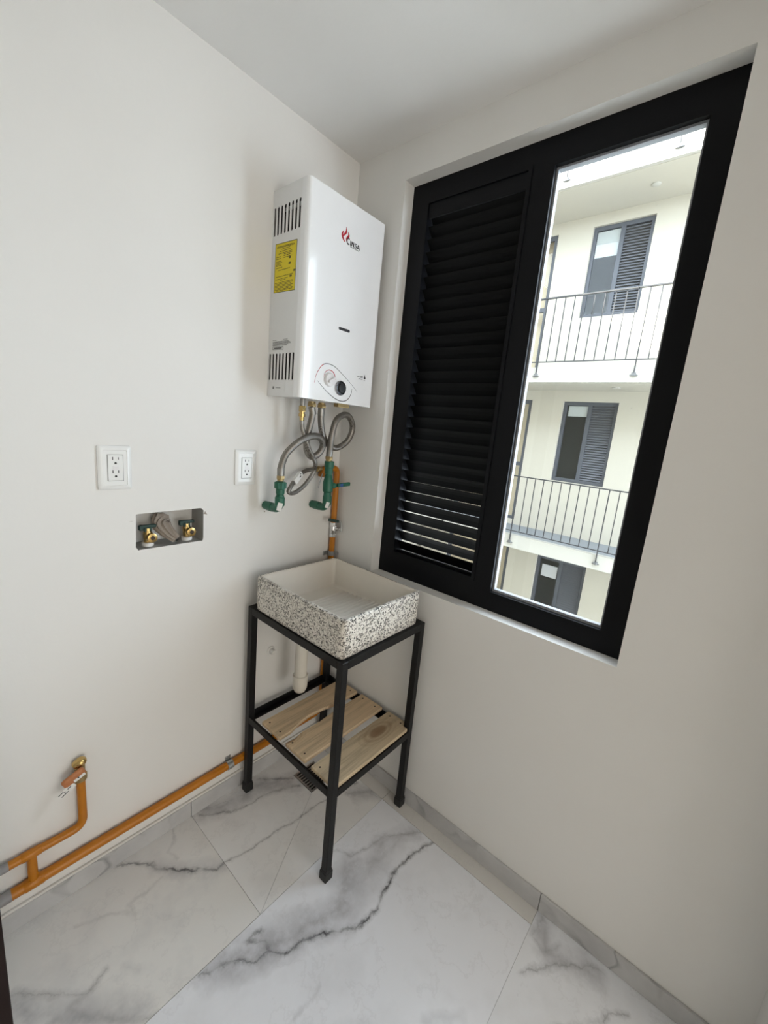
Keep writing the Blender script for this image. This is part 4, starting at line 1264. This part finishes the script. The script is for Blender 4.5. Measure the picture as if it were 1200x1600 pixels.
# chrome ball valve in the riser
w = MB().lathe((RX, RY, 0.985), (0, 0, 1), [(0, 0.0150), (0.014, 0.0150), (0.016, 0.0115), (0.022, 0.0125), (0.030, 0.0160), (0.040, 0.0125), (0.046, 0.0115), (0.048, 0.0155), (0.064, 0.0155)], 12)
w.lathe((RX, RY, 1.022), (0.6, -0.8, 0), [(0, 0.010), (0.022, 0.010), (0.024, 0.006), (0.030, 0.006)], 12)
bv = w.build('ball_valve', 'chrome', t, 35)
MB().box((-0.050, -0.003, -0.006), (0.010, 0.003, 0.006), 0.002, 2, Matrix.Translation((RX-0.008, RY-0.030, 1.060)) @ Matrix.Rotation(math.radians(14), 4, 'Y')).build('valve_lever', 'green_dark', bv)
MB().tube(bend([(RX+0.002, RY-0.030, 1.062), (RX+0.016, RY-0.034, 1.050), (RX+0.014, RY-0.034, 1.012)], 0.012), 0.0045, 10).build('lever_bend', 'galvanized', bv, 50)

# ------------------------------------------------------------------ washing machine taps in the niche
def tap(x, z, yb, label, mat):
    t = thing('machine_tap', (x, yb, NZ0), label, 'tap', 'taps in the wall recess')
    MB().lathe((x, yb, NZ0+0.0015), (0, 0, 1), [(0, 0.0165), (0.010, 0.0165), (0.0115, 0.0120)], 18).build('base_collar', 'white_tag', t, 40)
    b = MB().lathe((x, yb, NZ0+0.012), (0, 0, 1), [(0, 0.0100), (0.012, 0.0115), (0.030, 0.0125), (0.036, 0.0090), (0.044, 0.0085)], 16).build('body', 'brass', t, 40)
    MB().lathe((x+0.002, yb, z), (0.05, -1, 0), [(-0.002, 0.0105), (0.018, 0.0110), (0.020, 0.0140), (0.030, 0.0140), (0.0305, 0.0125)], 18).build('spout', 'brass', t, 40)
    MB().lathe((x+0.0035, yb-0.0302, z), (0.05, -1, 0), [(0, 0.0064), (0.0008, 0.0064)], 14).build('spout_hole', 'nail', t)
    h = MB().box((x-0.024, yb-0.006, NZ0+0.056), (x+0.024, yb+0.006, NZ0+0.066), 0.003, 2)
    h.box((x-0.010, yb-0.007, NZ0+0.040), (x+0.010, yb+0.007, NZ0+0.058), 0.003, 2)
    h.box((x-0.024, yb-0.007, NZ0+0.050), (x-0.012, yb+0.007, NZ0+0.066), 0.002, 1)
    h.build('handle', 'green_dark', t)
    return t
tap(-0.7365, 1.076, 0.030, 'brass machine tap with dark handle at the left of the wall recess', 'brass')
tap(-0.6180, 1.078, 0.036, 'brass machine tap with dark handle at the right of the wall recess', 'brass')
# crumpled drain sleeve between the taps
w = MB()
a0, a1 = Vector((-0.684, 0.066, 1.118)), Vector((-0.662, 0.010, 1.062))
path = catmull([a0, (-0.690, 0.045, 1.103), (-0.680, 0.022, 1.082), (-0.664, 0.002, 1.063)], 8)
vs, fs = [], []
n = 36
ax = (Vector(a1)-Vector(a0)).normalized()
Nn = len(path)
for i, p in enumerate(path):
    q = i/(Nn-1)
    d = (path[min(i+1, Nn-1)]-path[max(i-1, 0)]).normalized()
    u = d.cross(Vector((0, 1, 0.3))).normalized()
    v = d.cross(u)
    rr = 0.030*(1-0.62*q)
    for k in range(n):
        a = 2*math.pi*k/n
        r = rr*(1+0.22*math.cos(9*a+1.2*q)*(0.3+q)+0.06*math.sin(5*a+7*q))
        vs.append(p+u*math.cos(a)*r+v*math.sin(a)*r*0.75)
for i in range(Nn-1):
    for k in range(n):
        fs.append((i*n+k, i*n+(k+1) % n, (i+1)*n+(k+1) % n, (i+1)*n+k))
fs.append(tuple(range(n))[::-1])
fs.append(tuple((Nn-1)*n+k for k in range(n)))
w.add(vs, fs)
t = thing('drain_sleeve', (-0.675, 0.03, NZ0), 'crumpled brown drain sleeve stuffed between the two taps', 'drain sleeve')
w.build('sleeve', 'concrete_lump', t, 40)
MB().lathe((-0.6625, 0.0005, 1.0612), (0.4, -0.65, -0.65), [(0, 0.006), (0.002, 0.0055)], 10).build('dark_opening', 'enamel_dark', t)
# chips in the plaster beside the recess
ch = MB().plate([(-0.5795, 1.135), (-0.568, 1.132), (-0.575, 1.1435)], [], XZ, -0.0004, 0.0004)
ch.plate([(-0.7955, 1.132), (-0.781, 1.1345), (-0.7905, 1.1335)], [], XZ, -0.0004, 0.0004)
ch.plate(disc(-0.3535, 1.122, 0.0028, 8), [], XZ, -0.0004, 0.0004)
ch.build('plaster_chip', 'concrete_lump', wl)

# ------------------------------------------------------------------ wall sockets
def socket(x0, x1, z0, z1, gy, ix0, ix1, iz0, iz1, label):
    cx, cz = (x0+x1)/2, (z0+z1)/2
    t = thing('wall_socket', (cx, 0, z0), label, 'socket')
    w = MB()
    def rr(e, y):
        return [(u, y, v) for u, v in rrect(x0+e, x1-e, z0+e, z1-e, 0.004, 3)]
    loft(w, [rr(0, -0.0004), rr(0, -0.004), rr(0.004, -0.0075), rr(0.011, -0.0085), rr(0.012, -0.0072), rr(0.014, -0.0072)], cap0=True, cap1=True)
    w.build('face_plate', 'plastic', t, 40)
    ins = MB().box((ix0, -0.0095, iz0), (ix1, -0.006, iz1), 0.0012, 2).build('receptacle', 'plastic', t)
    MB().plate([(ix0-0.0012, iz0-0.0012), (ix1+0.0012, iz0-0.0012), (ix1+0.0012, iz1+0.0012), (ix0-0.0012, iz1+0.0012)], [[(ix0, iz0), (ix1, iz0), (ix1, iz1), (ix0, iz1)]], XZ, -0.00745, -0.006).build('receptacle_gap', 'print_grey', t)
    mx = (ix0+ix1)/2
    hh = iz1-iz0
    for zc in (iz1-0.013, iz0+0.0205):
        MB().box((mx-0.0078, -0.0098, zc-0.0002), (mx-0.0056, -0.009, zc+0.0078)).build('slot', 'slot', ins)
        MB().box((mx+0.0056, -0.0098, zc+0.0006), (mx+0.0076, -0.009, zc+0.0074)).build('slot', 'slot', ins)
        MB().plate([(mx+0.0028*math.cos(math.radians(a)), zc-0.0085+0.0030*math.sin(math.radians(a))) for a in range(0, 181, 30)]+[(mx-0.0028, zc-0.0110), (mx+0.0028, zc-0.0110)], [], XZ, -0.0098, -0.009).build('ground_hole', 'slot', ins)
    mz = (iz0+iz1)/2
    MB().box((mx-0.007, -0.0102, mz+0.0012), (mx+0.007, -0.009, mz+0.0058), 0.0006, 1).build('test_button', 'knob_white', ins)
    MB().box((mx-0.007, -0.0102, mz-0.0052), (mx+0.007, -0.009, mz-0.0008), 0.0006, 1).build('test_button', 'knob_white', ins)
    return t
socket(-0.866, -0.786, 1.228, 1.346, 0, -0.8435, -0.8075, 1.2525, 1.3215, 'white double wall socket at the left, above the valve recess')
socket(-0.4755, -0.3975, 1.2245, 1.344, 0, -0.4530, -0.4165, 1.2485, 1.3170, 'white double wall socket beside the green pipe elbow')
